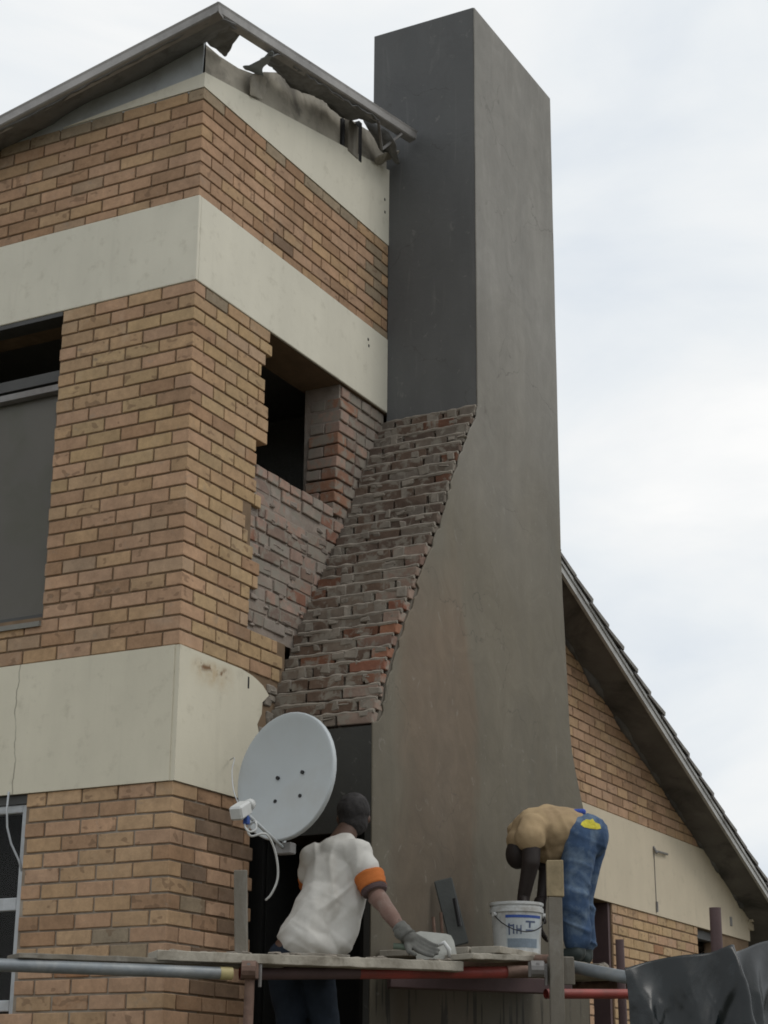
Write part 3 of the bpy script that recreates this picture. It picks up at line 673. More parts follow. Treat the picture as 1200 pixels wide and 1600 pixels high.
# door / window openings, frame and dark room
pobj(MB().box(6.0, .12, 0, 6.05, .2, Z3B-.002).box(6.40, .02, 0, 6.449, .2, Z3B-.002), 'door_frame', M_BROWNP, wing)
pobj(MB().box(8.641, .06, 2.2, 8.70, .2, Z3B-.002).box(8.70, .06, 3.22, 9.3, .2, Z3B-.002), 'window_frame', M_DFRAME, wing)
pobj(MB().box(8.70, .14, 2.2, 9.3, .146, 3.22), 'pane', M_GLASS, wing)
pobj(MB().box(4.2, 3.9, 0, 10.2, 4.0, 3.4).box(10.14, .25, 0, 10.24, 3.9, 3.4).box(4.0, .25, 3.4, 10.14, 3.9, 3.5).box(5.0, 1.2, 0, 9.9, 1.25, 3.4), 'interior_walls', M_VOID, wing)  # near-black boxes put the deep shade behind the openings into the colour
# old fixing with a thin wire on the band
mb = MB().tube([(7.476, -.03, 3.862), (7.60, -.036, 3.866), (7.80, -.03, 3.872)], .010, 6).tube([(7.476, -.013, 3.90), (7.476, -.045, 3.84)], .012, 6).tube([(7.485, -.016, 3.85), (7.49, -.016, 3.6), (7.497, -.016, 3.40)], .0035, 5).tube([(7.497, -.02, 3.42), (7.497, -.02, 3.33)], .012, 6)
mb.cbox(9.60, -.02, 3.40, 9.66, -.0, 3.49, .004)
pobj(mb, 'wall_bracket', M_STEEL, wing)
# roof: deck, soffit, barge board, tiles
YB = -.35
zr = lambda x: 5.712-.387*(x-4.739)
pobj(MB().prism([(X1+.05, zr(X1)-.065), (11.3, zr(11.3)-.065), (11.3, zr(11.3)-.04), (X1+.05, zr(X1)-.04)], YB+.03, 4.3), 'soffit', M_GSOF, wing)
sl = math.atan(.387)
mb = MB(); mb.prism([(X1+.05, zr(X1)-.085), (11.3, zr(11.3)-.085), (11.3, zr(11.3)-.022), (X1+.05, zr(X1)-.022)], YB, YB+.028)
pobj(mb, 'barge_board', M_BARGE, wing)
pobj(MB().prism([(X1+.05, zr(X1)-.03), (11.3, zr(11.3)-.03), (11.3, zr(11.3)-.0), (X1+.05, zr(X1)-.0)], YB-.012, YB+.035), 'barge_trim', M_BARGE, wing)
pobj(MB().prism([(10.24, 3.50), (11.3, 3.50), (11.3, 3.60), (10.24, 3.60)], -.05, 4.2).box(10.2, -.02, 3.42, 10.36, .2, 3.50), 'eaves_beam', M_GBAND, wing)
# dark lumpy strip standing in for grime and shade under the eaves
mb = MB(); pts = [(4.6+i*.045, .0, zw(4.6+i*.045)-.065-.025*noise.noise(Vector((i*.16, 0, 3)))-.02*noise.noise(Vector((i*.5, 2, 3)))) for i in range(126)]
mb.tube(pts, [.042+.035*noise.noise(Vector((i*.13, 5, 1)))+.012*noise.noise(Vector((i*.6, 1, 1))) for i in range(126)], 10)
pobj(mb, 'eaves_dark_strip', M_GSOF, wing, smooth=True, kind='stuff')
d_ = Vector((math.cos(sl), 0, -math.sin(sl)))
def tile_mesh(seed):
    random.seed(seed); mb = MB(); n = 7; top = []; bot = []
    for r_ in range(2):
        for j in range(n):
            y = j*.30/(n-1); h = .022*math.sin(j/(n-1)*2*math.pi)
            top.append((r_*.385+random.uniform(-.004, .004), y, h+.030-.0*r_+(.022 if r_ else .0)))
            bot.append((r_*.385, y, h+.014-.0*r_+(.012 if r_ else .0)-.012))
    vs = top+bot; T = 0; B_ = 2*n; fs = []
    for j in range(n-1): fs += [[j, j+1, n+j+1, n+j], [B_+j+1, B_+j, B_+n+j, B_+n+j+1], [n+j, n+j+1, B_+n+j+1, B_+n+j], [j+1, j, B_+j, B_+j+1]]
    fs += [[0, n, B_+n, B_], [2*n-1, n-1, B_+n-1, B_+2*n-1]]
    mb.add(vs, fs); me = mb.mesh('tile'); me.materials.append(M_TILE); return me
tms = [tile_mesh(i) for i in range(4)]; random.seed(21)
nrow = 21; far = MB()
for r_ in range(nrow):
    for c_ in range(14):
        x = X1+.10+r_*.345*math.cos(sl); y = YB-.03+c_*.298
        P_ = Vector((x, y, zr(x)+.002+random.uniform(0, .010)))
        Mx = Matrix.Translation(P_) @ Matrix.Rotation(sl-.02+random.uniform(-.035, .012), 4, 'Y') @ Matrix.Rotation(random.uniform(-.03, .03), 4, 'Z')
        if c_ < 3:
            o = bpy.data.objects.new('tile', tms[(r_*3+c_) % 4]); COL.objects.link(o); o.parent = wing; o.matrix_local = Matrix.Translation((-6, 0, 0)) @ Mx
        else:
            m_ = tms[0]; far.add([tuple(Mx @ v.co) for v in m_.vertices], [list(p.vertices) for p in m_.polygons])
pobj(far, 'roof_tiling', M_TILE, wing, kind='stuff')

# ------------------------------------------------------------------ emit the bricks: the 300 that show largest of each thing are objects
def emit():
    top = {}
    def root(p): 
        while p.parent: p = p.parent
        return p
    groups = {}
    for q in BR: groups.setdefault((root(q[0]).name, q[1]), []).append(q)
    for key, lst in groups.items():
        lst.sort(key=lambda q: -q[9])
        rest = {}
        for i, q in enumerate(lst):
            parent, name, loc, rot, L, D, H, tint, mat, ar = q
            if i < 300 and ar > 0:
                o = bpy.data.objects.new(name, brick_mesh(round(L*250)/250, D, round(H*500)/500, mat, .0035 if mat is M_BR else .0045, .0012 if mat is M_BR else .0035, 6))
                COL.objects.link(o); o.parent = parent
                o.location = loc-(Vector((0, 0, 0))); o.rotation_euler = rot; o.color = (*tint, 1)
            else: rest.setdefault((parent, mat), []).append(q)
        for (parent, mat), l2 in rest.items():
            mb = MB(); cols = []
            for (pa, name, loc, rot, L, D, H, tint, mt, ar) in l2:
                n0 = len(mb.v); t_ = MB().cbox(-L/2, 0, 0, L/2, D, H, .0035, .001)
                from mathutils import Euler
                Mx = Matrix.Translation(loc) @ Euler(rot).to_matrix().to_4x4()
                t_.xf(Mx); mb.add(t_.v, t_.f); rr = random.random(); cols += [(*tint, rr)]*len(t_.v)
            me = mb.mesh('brick_remainder'); at_ = me.color_attributes.new('tint', 'FLOAT_COLOR', 'POINT')
            for i, c_ in enumerate(cols): at_.data[i].color = c_
            mm = M_BRS if mat is M_BR else M_OLDS
            link('brickwork', me, mm, parent, kind='stuff')
emit()
for o_ in bpy.data.objects:                                    # walls of the wing sit under an empty at x = 6: their children are in the wall's own frame
    pass

# ------------------------------------------------------------------ figure helpers
def prim_mesh(bm, kind, *a):
    if kind == 'c':
        p0, r0_, p1, r1_ = Vector(a[0]), a[1], Vector(a[2]), a[3]; d = p1-p0; L = d.length; q = d.to_track_quat('Z', 'Y').to_matrix().to_4x4()
        bmesh.ops.create_cone(bm, cap_ends=True, segments=20, radius1=r0_, radius2=r1_, depth=L, matrix=Matrix.Translation((p0+p1)/2) @ q)
        for p, r_ in ((p0, r0_), (p1, r1_)): bmesh.ops.create_icosphere(bm, subdivisions=3, radius=r_*1.0, matrix=Matrix.Translation(p))
    else:
        c, r3, Rm = Vector(a[0]), a[1], (a[2] if len(a) > 2 else Matrix.Identity(4))
        bmesh.ops.create_icosphere(bm, subdivisions=3, radius=1, matrix=Matrix.Translation(c) @ Rm @ Matrix.Diagonal((*r3, 1)))
def blob(name, prims, voxel, mat, parent, smooth=4, wr=0, wscale=8, wst=(1, 1, 1), O=Vector(), B=None, loc=None):
    bm = bmesh.new()
    for p in prims: prim_mesh(bm, *p)
    me = bpy.data.meshes.new(name); bm.to_mesh(me); bm.free()
    o = bpy.data.objects.new(name, me); COL.objects.link(o)
    m = o.modifiers.new('r', 'REMESH'); m.mode = 'VOXEL'; m.voxel_size = voxel
    m = o.modifiers.new('s', 'SMOOTH'); m.iterations = smooth; m.factor = .5
    dg = bpy.context.evaluated_depsgraph_get(); ev = o.evaluated_get(dg); me2 = bpy.data.meshes.new_from_object(ev)
    bpy.data.objects.remove(o)
    if wr:
        nn2 = [v.normal.copy() for v in me2.vertices]
        for v in me2.vertices:
            p = Vector((v.co.x*wst[0], v.co.y*wst[1], v.co.z*wst[2]))*wscale
            h = noise.fractal(p, 1.0, 2.0, 3); h = (1-abs(h)*2.2)*.6+noise.noise(p*.5)*.6
            v.co += nn2[v.index]*h*wr
    if B is not None:
        for v in me2.vertices: v.co = B @ v.co
    for p in me2.polygons: p.use_smooth = True
    me2.name = name; me2.materials.clear(); me2.materials.append(mat)
    o = bpy.data.objects.new(name, me2); COL.objects.link(o)
    if parent: o.parent = parent
    return o
U = Vector((.470, -.883, 0)); Wd = Vector((.883, .470, 0)); Zv = Vector((0, 0, 1))
BM = Matrix((( U.x, Wd.x, 0, 0), (U.y, Wd.y, 0, 0), (0, 0, 1, 0), (0, 0, 0, 1)))
def Rz(a, ax='Z'): return Matrix.Rotation(math.radians(a), 4, ax)

# ------------------------------------------------------------------ worker in the white shirt (stands on a low trestle behind the planks, back to us)
w1 = empty('person', (.545, -.57, 1.50), 'person in a white T-shirt with an orange sleeve band, back turned, leaning over the plank', 'person')
O1 = (0, 0, .92)
def q1(*p): return (p[0], p[1], p[2]+.92)
RS, RE, RW = q1(.25, -.01, .53), q1(.335, -.10, .30), q1(.475, -.21, .10)
LS, LE, LW = q1(-.015, .09, .52), q1(-.02, .29, .36), q1(.08, .44, .30)
body1 = blob('body', [('e', q1(-.07, 0, .0), (.15, .11, .12)), ('c', q1(-.05, .0, .02), .095, q1(.07, .03, .30), .085), ('e', q1(.10, .05, .40), (.125, .07, .14), Rz(12, 'Y')),
    ('c', q1(.10, .06, .53), .078, q1(.17, .10, .66), .062), ('c', RS, .05, q1(.08, .05, .53), .06), ('c', LS, .05, q1(.08, .05, .53), .06),
    ('e', q1(.205, .14, .755), (.078, .095, .110), Rz(8, 'Y')), ('e', q1(.205, .195, .705), (.05, .05, .06)), ('e', q1(.287, .14, .74), (.014, .02, .03)), ('e', q1(.123, .14, .74), (.014, .02, .03)), ('c', q1(.20, .23, .75), .014, q1(.20, .24, .725), .017),
    ('c', RS, .052, RE, .044), ('c', RE, .047, RW, .030), ('c', LS, .052, LE, .044), ('c', LE, .044, LW, .03),
    ('c', q1(-.155, 0, -.05), .088, q1(-.09, .06, -.46), .058), ('c', q1(-.09, .06, -.46), .056, q1(-.09, .0, -.84), .04), ('c', q1(.015, 0, -.05), .088, q1(.09, .06, -.46), .058), ('c', q1(.09, .06, -.46), .056, q1(.09, .0, -.84), .04)],
    .011, M_SKIN, w1, B=BM)
shirt = [('c', q1(-.035, -.005, .09), .140, q1(.07, .02, .28), .136), ('e', q1(-.020, -.01, .075), (.172, .140, .075), Rz(20, 'Y')), ('e', q1(.105, .035, .38), (.166, .120, .20), Rz(14, 'Y')), ('c', q1(-.005, .08, .510), .082, q1(.235, .0, .525), .084),
    ('c', q1(.20, .02, .33), .085, q1(.125, -.01, .085), .088), ('c', q1(.10, .05, .54), .090, q1(.15, .075, .59), .074), ('c', q1(.235, -.01, .51), .078, q1(.275, -.04, .445), .080), ('c', q1(-.01, .09, .505), .072, q1(-.03, .14, .44), .072)]
def folds(o, fn):
    inv = BM.inverted(); nn2 = [v.normal.copy() for v in o.data.vertices]
    for v in o.data.vertices:
        p = inv @ v.co; v.co += nn2[v.index]*fn(p)
sh = blob('shirt', shirt, .0075, M_SHIRT, w1, 14, B=BM)
def ridge(x): return max(0, 1-abs(x)*3.2)
def f1(p):
    a_, c_ = p.x, p.z-.92
    # creases pulled from the armpits down to the opposite hip, plus a few across the waist
    d1 = noise.noise(Vector((a_*2.2+c_*1.6, (c_-a_*1.1)*7.5, 1))); d2 = noise.noise(Vector((a_*3, (c_+a_*.7)*12, 5))); d3 = noise.noise(Vector((a_*9, c_*3.5, 8)))
    w_ = min(1, max(.25, (.50-c_)*3))
    return .017*ridge(d1)*w_+.010*ridge(d2)*min(1, max(.1, (.35-c_)*3))+.008*ridge(d3)-.003
folds(sh, f1)
cl_ = [Vector(q1(.125+.088*math.cos(t), .055+.075*math.sin(t), .598+.030*math.sin(t)+.012*math.cos(t))) for t in [i*math.pi/8 for i in range(17)]]
MB().tube(cl_, .010, 8).xf(BM).obj('collar', M_SHIRT, w1, smooth=True)
blob('jeans', [('c', q1(-.075, .0, .0), .118, q1(-.055, .005, .05), .100), ('e', q1(-.075, .01, -.02), (.165, .118, .120)), ('c', q1(-.155, .01, -.06), .098, q1(-.09, .07, -.46), .070), ('c', q1(-.09, .07, -.46), .068, q1(-.09, .0, -.84), .058), ('c', q1(.015, .01, -.06), .098, q1(.09, .07, -.46), .070), ('c', q1(.09, .07, -.46), .068, q1(.09, .0, -.84), .058)], .011, M_JEAND, w1, 3, wr=.006, B=BM)
def band(name, p0, p1, r0_, r1_, mat, par, BB):
    mb = MB(); P0, P1 = Vector(p0), Vector(p1); k_ = 7; pts = [P0.lerp(P1, i/(k_-1)) for i in range(k_)]
    mb.tube(pts, [r0_+(r1_-r0_)*i/(k_-1)+.002*math.sin(i*2.4) for i in range(k_)], 28)
    mb.v = [tuple(Vector(v)+noise.noise_vector(Vector(v)*22)*.006) for v in mb.v]; mb.xf(BB); return mb.obj(name, mat, par, smooth=True)
v0, v1 = Vector(RS), Vector(RE)
band('sleeve_band', v0.lerp(v1, .54), v0.lerp(v1, .86), .083, .076, M_ORANGE, w1, BM)
band('sleeve_trim', v0.lerp(v1, .865), v0.lerp(v1, .94), .075, .064, M_BROWNP, w1, BM)
band('sleeve_band', Vector(LS).lerp(Vector(LE), .45), Vector(LS).lerp(Vector(LE), .85), .080, .072, M_ORANGE, w1, BM)
band('forearm_dust', Vector(RE).lerp(Vector(RW), .03), Vector(RE).lerp(Vector(RW), .97), .0495, .0325, M_SKINA, w1, BM)
blob('beanie', [('e', q1(.205, .135, .785), (.092, .106, .098), Rz(8, 'Y')), ('c', q1(.205, .125, .72), .080, q1(.205, .13, .77), .086)], .009, M_CAP, w1, 3, wr=.005, wscale=34, B=BM)
# gloved right hand: palm, four bent fingers of different length, thumb
def hand(name, wrist, dirv, side, mat, par, BB, s=1.0, curl=.5):
    w = Vector(wrist); d = Vector(dirv).normalized(); sd_ = (Vector(side)-d*Vector(side).dot(d)).normalized(); n = d.cross(sd_)
    pr = [('c', tuple(w-d*.03*s), .034*s, tuple(w+d*.02*s), .033*s)]
    for i, off in enumerate((-.030, -.010, .010, .030)):
        base = w+d*.092*s+sd_*off*s; pr.append(('c', tuple(w+d*.02*s+sd_*off*.7*s), .017*s, tuple(base), .0125*s))
        L = [.036, .042, .039, .030][i]*s; dd = d; p = base; nn = n
        for j in range(3):
            ang = curl*(.5+j*.5); dd = (d*math.cos(ang)+nn*math.sin(ang)).normalized(); q = p+dd*L*(1-.2*j); pr.append(('c', tuple(p), (.0112-.001*j)*s, tuple(q), (.0102-.001*j)*s)); p = q
    tb = w+d*.03*s-sd_*.034*s; t1_ = tb-sd_*.030*s+d*.028*s+n*.012*s; t2_ = t1_+d*.034*s+n*.012*s
    pr += [('c', tuple(tb), .017*s, tuple(t1_), .013*s), ('c', tuple(t1_), .0125*s, tuple(t2_), .0105*s)]
    return blob(name, pr, .0055, mat, par, 2, B=BB)
hand('glove', q1(.495, -.225, .075), (.72, -.15, -.45), (.45, .3, .75), M_GLOVE, w1, BM, 1.1, .5)
band('glove_cuff', Vector(RW)+Vector((-.02, .01, .03)), Vector(RW)+Vector((.03, -.02, -.03)), .040, .046, M_GLOVE, w1, BM)
hand('glove', LW, (.8, .5, -.2), (0, .3, 1), M_GLOVE, w1, BM, 1.1, .6)
for s_ in (-1, 1): blob('boot', [('c', q1(s_*.09, -.02, -.875), .043, q1(s_*.10, .13, -.885), .033), ('c', q1(s_*.09, 0, -.86), .05, q1(s_*.09, 0, -.78), .05)], .01, M_SHOE, w1, B=BM)
# trestle plank under his feet
p_ = MB().cbox(-.75, -.16, -.04, .75, .16, -.002, .004).xf(Matrix.Translation((.50, -.55, 1.50)) @ Matrix.Rotation(math.atan2(-.883, .47), 4, 'Z'))
lp = p_.obj('low_plank', M_PLANK); tag(lp, 'low plank under the feet of the person in white', 'plank')
for i, t in enumerate((-.6, .6)):
    c_ = Vector((.50, -.55, 0))+U*t
    q_ = empty('trestle', tuple(c_), 'timber trestle carrying the low plank, '+('towards the house' if t < 0 else 'towards the bucket'), 'trestle')
    MB().cbox(-.03, -.18, 1.38, .03, .18, 1.458, .004).xf(Rz(-62)).obj('beam', M_WOODG, q_)
    for sy in (-1, 1): MB().tube([(0, sy*.15, 1.40), (0, sy*.26, 0)], .03, 6).xf(Rz(-62)).obj('leg', M_WOODG, q_)

# ------------------------------------------------------------------ worker bending over the bucket
w2 = empty('person', (2.30, -1.40, 2.472), 'person in blue jeans and tan shirt bent double over the bucket', 'person')
w2.name = 'person'
def q2(*p): return (p[0], p[1], p[2]+.75)
S2n, S2f = (-.30, -.22, .02), (-.36, .02, .03)
E2, H2 = (-.315, -.25, -.19), (-.355, -.20, -.375)
jeans2 = [('e', q2(.045, -.02, .0), (.135, .15, .135)), ('e', q2(-.02, .0, .05), (.11, .135, .09)), ('c', q2(.0, -.08, -.02), .112, q2(-.05, -.09, -.36), .084), ('c', q2(-.05, -.09, -.36), .082, q2(-.035, -.03, -.60), .080),
    ('c', q2(.065, .07, -.02), .108, q2(.01, .12, -.36), .078), ('c', q2(.01, .12, -.36), .076, q2(.035, .22, -.60), .074)]
body2 = blob('body', [('e', q2(.03, -.01, .0), (.12, .13, .12)), ('c', q2(-.02, 0, .03), .115, q2(-.18, -.07, .04), .12), ('e', q2(-.24, -.09, .03), (.155, .14, .11)), ('c', q2(*S2n), .058, q2(*E2), .055), ('c', q2(*E2), .053, q2(*H2), .040),
    ('c', q2(*S2f), .06, q2(-.20, .05, -.18), .045), ('c', q2(-.20, .05, -.18), .042, q2(-.245, -.04, -.42), .03), ('c', q2(-.34, -.09, .0), .062, q2(-.385, -.10, -.08), .056), ('e', q2(-.375, -.10, -.115), (.080, .078, .100), Rz(12, 'Y')), ('e', q2(-.35, -.10, -.16), (.05, .05, .05)),
    ('c', q2(.0, -.08, -.02), .095, q2(-.05, -.09, -.36), .062), ('c', q2(-.05, -.09, -.36), .06, q2(-.035, -.03, -.68), .042), ('c', q2(.065, .07, -.02), .095, q2(.01, .12, -.36), .062), ('c', q2(.01, .12, -.36), .06, q2(.035, .22, -.68), .042)],
    .011, M_SKIND, w2, B=BM)
sh2 = blob('shirt', [('c', q2(-.04, 0, .045), .122, q2(-.19, -.07, .03), .140), ('e', q2(-.25, -.09, .025), (.165, .155, .125)), ('c', q2(-.32, -.09, -.0), .085, q2(-.365, -.10, -.045), .080), ('c', q2(-.16, -.05, -.05), .10, q2(-.22, -.05, -.08), .08), ('c', q2(-.30, -.20, .015), .086, q2(-.315, -.23, -.035), .088), ('c', q2(-.22, -.12, .02), .10, q2(-.30, -.20, .01), .086), ('c', q2(-.36, 0, .03), .07, q2(-.33, .05, -.04), .07)], .009, M_TAN, w2, 6, wr=.006, wscale=6, B=BM)
def f3(p):
    d1 = noise.noise(Vector((p.x*11+p.z*4, p.y*4, p.z*3))); d2 = noise.noise(Vector((p.x*5, p.y*8, p.z*9+4)))
    return .008*ridge(d1)+.006*ridge(d2)-.002
folds(sh2, f3)
jn = blob('jeans', jeans2, .0085, M_JEAN, w2, 6, B=BM)
def f2(p):
    a_, b2, c_ = p.x, p.y, p.z
    d1 = noise.noise(Vector((a_*3, b2*3, c_*14+a_*6))); d2 = noise.noise(Vector((a_*12+3, b2*6, c_*3)))
    return .009*ridge(d1)*(1.3 if c_ < .45 else .5)+.005*ridge(d2)
folds(jn, f2)
blob('waistband', [('c', q2(-.055, -.05, .135), .022, q2(.02, -.07, .138), .020), ('c', q2(-.055, -.05, .135), .022, q2(-.085, -.10, .09), .018)], .007, M_WAIST, w2, 2, B=BM)
hand('hand', q2(*H2), (-.15, .1, -1), (0, 1, 0), M_SKIND, w2, BM, 1.15, .35)
hand('hand', q2(-.25, -.045, -.43), (-.05, -.1, -1), (0, 1, 0), M_SKIND, w2, BM, 1.1, .5)
for (x_, y_) in ((-.035, -.03), (.035, .22)): blob('boot', [('c', q2(x_-.01, y_-.03, -.70), .046, q2(x_-.13, y_+.02, -.715), .034), ('c', q2(x_, y_, -.69), .055, q2(x_, y_, -.62), .055)], .009, M_SHOE, w2, B=BM)
# yellow patch on the seat of the jeans, laid on the cloth by ray casting
bv = BVHTree.FromObject(jn, bpy.context.evaluated_depsgraph_get())
pv = []; nn_ = 9
outline = [(.0, .02), (.03, .04), (.055, .035), (.07, .045), (.085, .02), (.115, .01), (.12, -.02), (.09, -.028), (.05, -.024), (.01, -.018), (-.01, .0)]
cx_, cz_ = .035, .045
fanv = [(cx_+.02+ (a_-.055)*.95, cz_+b_*.95) for a_, b_ in outline]; ctr = (cx_+.02, cz_)
ring = []
for t in (0., .5, 1.):
    for (a_, c_) in fanv:
        pa = ctr[0]+(a_-ctr[0])*t; pc = ctr[1]+(c_-ctr[1])*t
        org = BM @ Vector((pa, -1.0, pc+.75)); hit = bv.ray_cast(org, Wd)
        h_ = hit[0] if hit[0] else org+Wd; ring.append(tuple(h_-Wd*.004))
nf = len(fanv); fs = []
for i in range(2):
    for j in range(nf): fs.append([i*nf+j, i*nf+(j+1) % nf, (i+1)*nf+(j+1) % nf, (i+1)*nf+j])
o = MB().add(ring, fs).obj('pocket_patch', M_YELLOW, w2, fix=False)

# ------------------------------------------------------------------ scaffold
def pipe(name, pts, r, mat, label, extra=None, group=None):
    p0 = Vector(pts[0]); o = empty(name, tuple(p0), label, 'pipe', group)
    mb = MB().tube([Vector(p)-p0 for p in pts], r, 20, caps=False); a, b_ = Vector(pts[0])-p0, Vector(pts[-1])-p0; d = (b_-a).normalized()
    mb.tube([Vector(p)-p0 for p in pts], r*.86, 20, caps=False)
    me = mb.obj('tube', mat, o, smooth=True)
    for (t0, t1, m_) in (extra or []):
        MB().tube([a.lerp(b_, t0), a.lerp(b_, t1)], r*1.04, 20, caps=False).obj('coloured_length', m_, o, smooth=True)
    return o
def coupler(p, d, mat=None, sc=1.):
    o = empty('scaffold_coupler', tuple(p), d, 'coupler', None)
    MB().tube([(0, 0, -.035*sc), (0, 0, .035*sc)], .040*sc, 12).obj('collar', mat or M_RUST, o)
    MB().tube([tuple(-U*.03*sc-Wd*.052), tuple(U*.03*sc-Wd*.052)], .038*sc, 12).obj('clamp', mat or M_RUST, o)
    MB().tube([tuple(-Wd*.09+Zv*.02), tuple(-Wd*.04+Zv*.02)], .010, 6).obj('bolt', M_STEEL, o)
    MB().tube([tuple(U*.045*sc-Zv*.08), tuple(U*.045*sc+Zv*.03)], .009, 6).obj('bolt', M_STEEL, o)
    return o
def plank(a, b_, w, th, label, mat=M_PLANK, seed=0, sag=0.):
    a, b_ = Vector(a), Vector(b_); d = b_-a; L = d.length; dn = d.normalized(); side = Vector((-dn.y, dn.x, 0)).normalized()
    if side.dot(Wd) < 0: side = -side
    upv = dn.cross(side); upv = upv if upv.z > 0 else -upv
    n = int(L/.03); mb = MB(); vs = []
    for i in range(n+1):
        t = i/n; c = d*t
        j = lambda q: noise.noise(Vector((i*.35, q*3.3, seed)))*.006
        e0_ = (j(9)*3 if i in (0, n) else 0)
        for (s_, h_, q) in ((0, 0, 1), (0, -th, 2), (w, -th, 3), (w, 0, 4)): vs.append(c+side*(s_+j(q))+upv*(h_+j(q+5)*.7)+dn*e0_)
    fs = [[i*4+k, i*4+(k+1) % 4, (i+1)*4+(k+1) % 4, (i+1)*4+k] for i in range(n) for k in range(4)]+[[3, 2, 1, 0], [n*4, n*4+1, n*4+2, n*4+3]]
    mb.add(vs, fs); o = mb.obj('scaffold_plank', mat); o.location = a; bevel(o, .003, 1); return tag(o, label, 'plank')
# long front planks
plank((-.525, -.315, 2.364), (.70, -1.390, 2.366), .20, .048, 'pale cement-splashed plank in front of the person in white', seed=2)
plank((-1.075, .085, 2.322), (.05, -.70, 2.336), .20, .026, 'thin grey plank lying under the pale one in front of the brick corner', M_WOODG, 5)
plank((-.08, -.40, 2.362), (.42, -.86, 2.364), .20, .034, 'second plank behind the pale cement-splashed one', seed=6)
plank((.075, -.705, 2.387), (.315, -.925, 2.387), .09, .020, 'short offcut of board lying on the pale plank', M_WOODG, 8)
# deck by the chimney foot
for i in range(4):
    plank((1.02+.0*i, -1.45+i*.185, 2.470), (3.25-.02*i, -1.45+i*.185, 2.470), .175, .036, ['front', 'second', 'third', 'rearmost'][i]+' deck plank at the foot of the chimney', M_PLANK, 11+i)
plank((.66, -1.46, 2.405), (1.20, -1.62, 2.425), .20, .030, 'short plank end stained with cement between the trowel and the bucket', M_PLANK, 20)
for x_ in (1.15, 3.1):
    pipe('deck_bearer', [(x_, -1.75, 2.400), (x_, -.73, 2.400)], .028, M_RUST, 'steel bearer under the deck planks, '+('at the bucket end' if x_ < 2 else 'at the far end'))
pipe('ledger_pipe', [(-1.35, .33, 2.262), (-.214, -.551, 2.266)], .0305, M_PIPEG, 'grey scaffold pipe with a yellow end crossing the brick corner', [(.955, 1.0, M_PIPEY)])
pipe('ledger_pipe', [(-.064, -.504, 2.278), (.986, -1.495, 2.328), (1.128, -1.654, 2.337)], .031, M_PIPER, 'long red scaffold pipe under the planks', [(.87, 1.0, M_RUST), (0, .38, M_BROWNP)])  # brown length puts the shade under the planks into the pipe's colour
pipe('ledger_pipe', [(1.17, -1.74, 2.372), (1.001, -2.162, 2.286), (.95, -2.30, 2.26)], .033, M_PIPEG, 'grey scaffold pipe running from the timber post to the tarpaulin')
pipe('ledger_pipe', [(1.18, -1.64, 2.226), (1.70, -1.985, 2.248)], .026, M_PIPER, 'short dull red pipe below the grey one beside the tarpaulin')
# standards
def post(x, y, z0, z1, w, th, label, mat, name='timber_post', rz=-62, lean=(0, 0)):
    o = MB().cbox(-w/2, -th/2, 0, w/2, th/2, z1-z0, .004, .003).obj(name, mat); o.location = (x, y, z0); o.rotation_euler = (lean[0], lean[1], math.radians(rz)); return tag(o, label, 'post')
post(-.075, -.515, 2.36, 2.79, .066, .045, 'short weathered timber upright standing by the dark opening under the dish', M_WOODG, lean=(0, -.035))
post(.955, -1.80, 0, 2.70, .072, .06, 'tall cement-stained timber post in front of the bent person', M_WOODG)
o = post(.955, -1.80, 2.702, 2.893, .088, .062, 'yellowish timber block capping the tall cement-stained post', M_YWOOD, 'timber_block')
pipe('standard', [(-.175, -.60, 0), (-.135, -.61, 2.33)], .025, M_RUST, 'rusty steel standard under the left end of the red pipe')
coupler((-.14, -.61, 2.285), 'rusty coupler joining the red pipe to the left standard', M_RUST, 1.15)
coupler((.90, -1.71, 2.33), 'cement-crusted coupler beside the tall timber post', M_STEEL, 1.1)
post(1.01, -1.80, 2.26, 2.40, .14, .03, 'small cement-crusted board nailed across the tall post', M_WOODG, 'cleat', rz=-62)
pipe('standard', [(1.85, -1.84, 0), (1.80, -1.83, 2.553)], .024, M_BROWNP, 'short brown standard rising behind the left edge of the tarpaulin')
pipe('standard', [(1.47, -2.50, 0), (1.41, -2.52, 2.661)], .031, M_BROWNP, 'thick dark brown standard standing up behind the tarpaulin peak')
o = MB().cbox(-.55, -.03, -.04, .55, .03, .04, .004, .003).obj('timber_bearer', M_BROWNP); o.location = (1.35, -1.18, 2.30); o.rotation_euler = (0, 0, math.radians(-40)); tag(o, 'dark timber bearer under the deck planks below the bucket', 'beam')

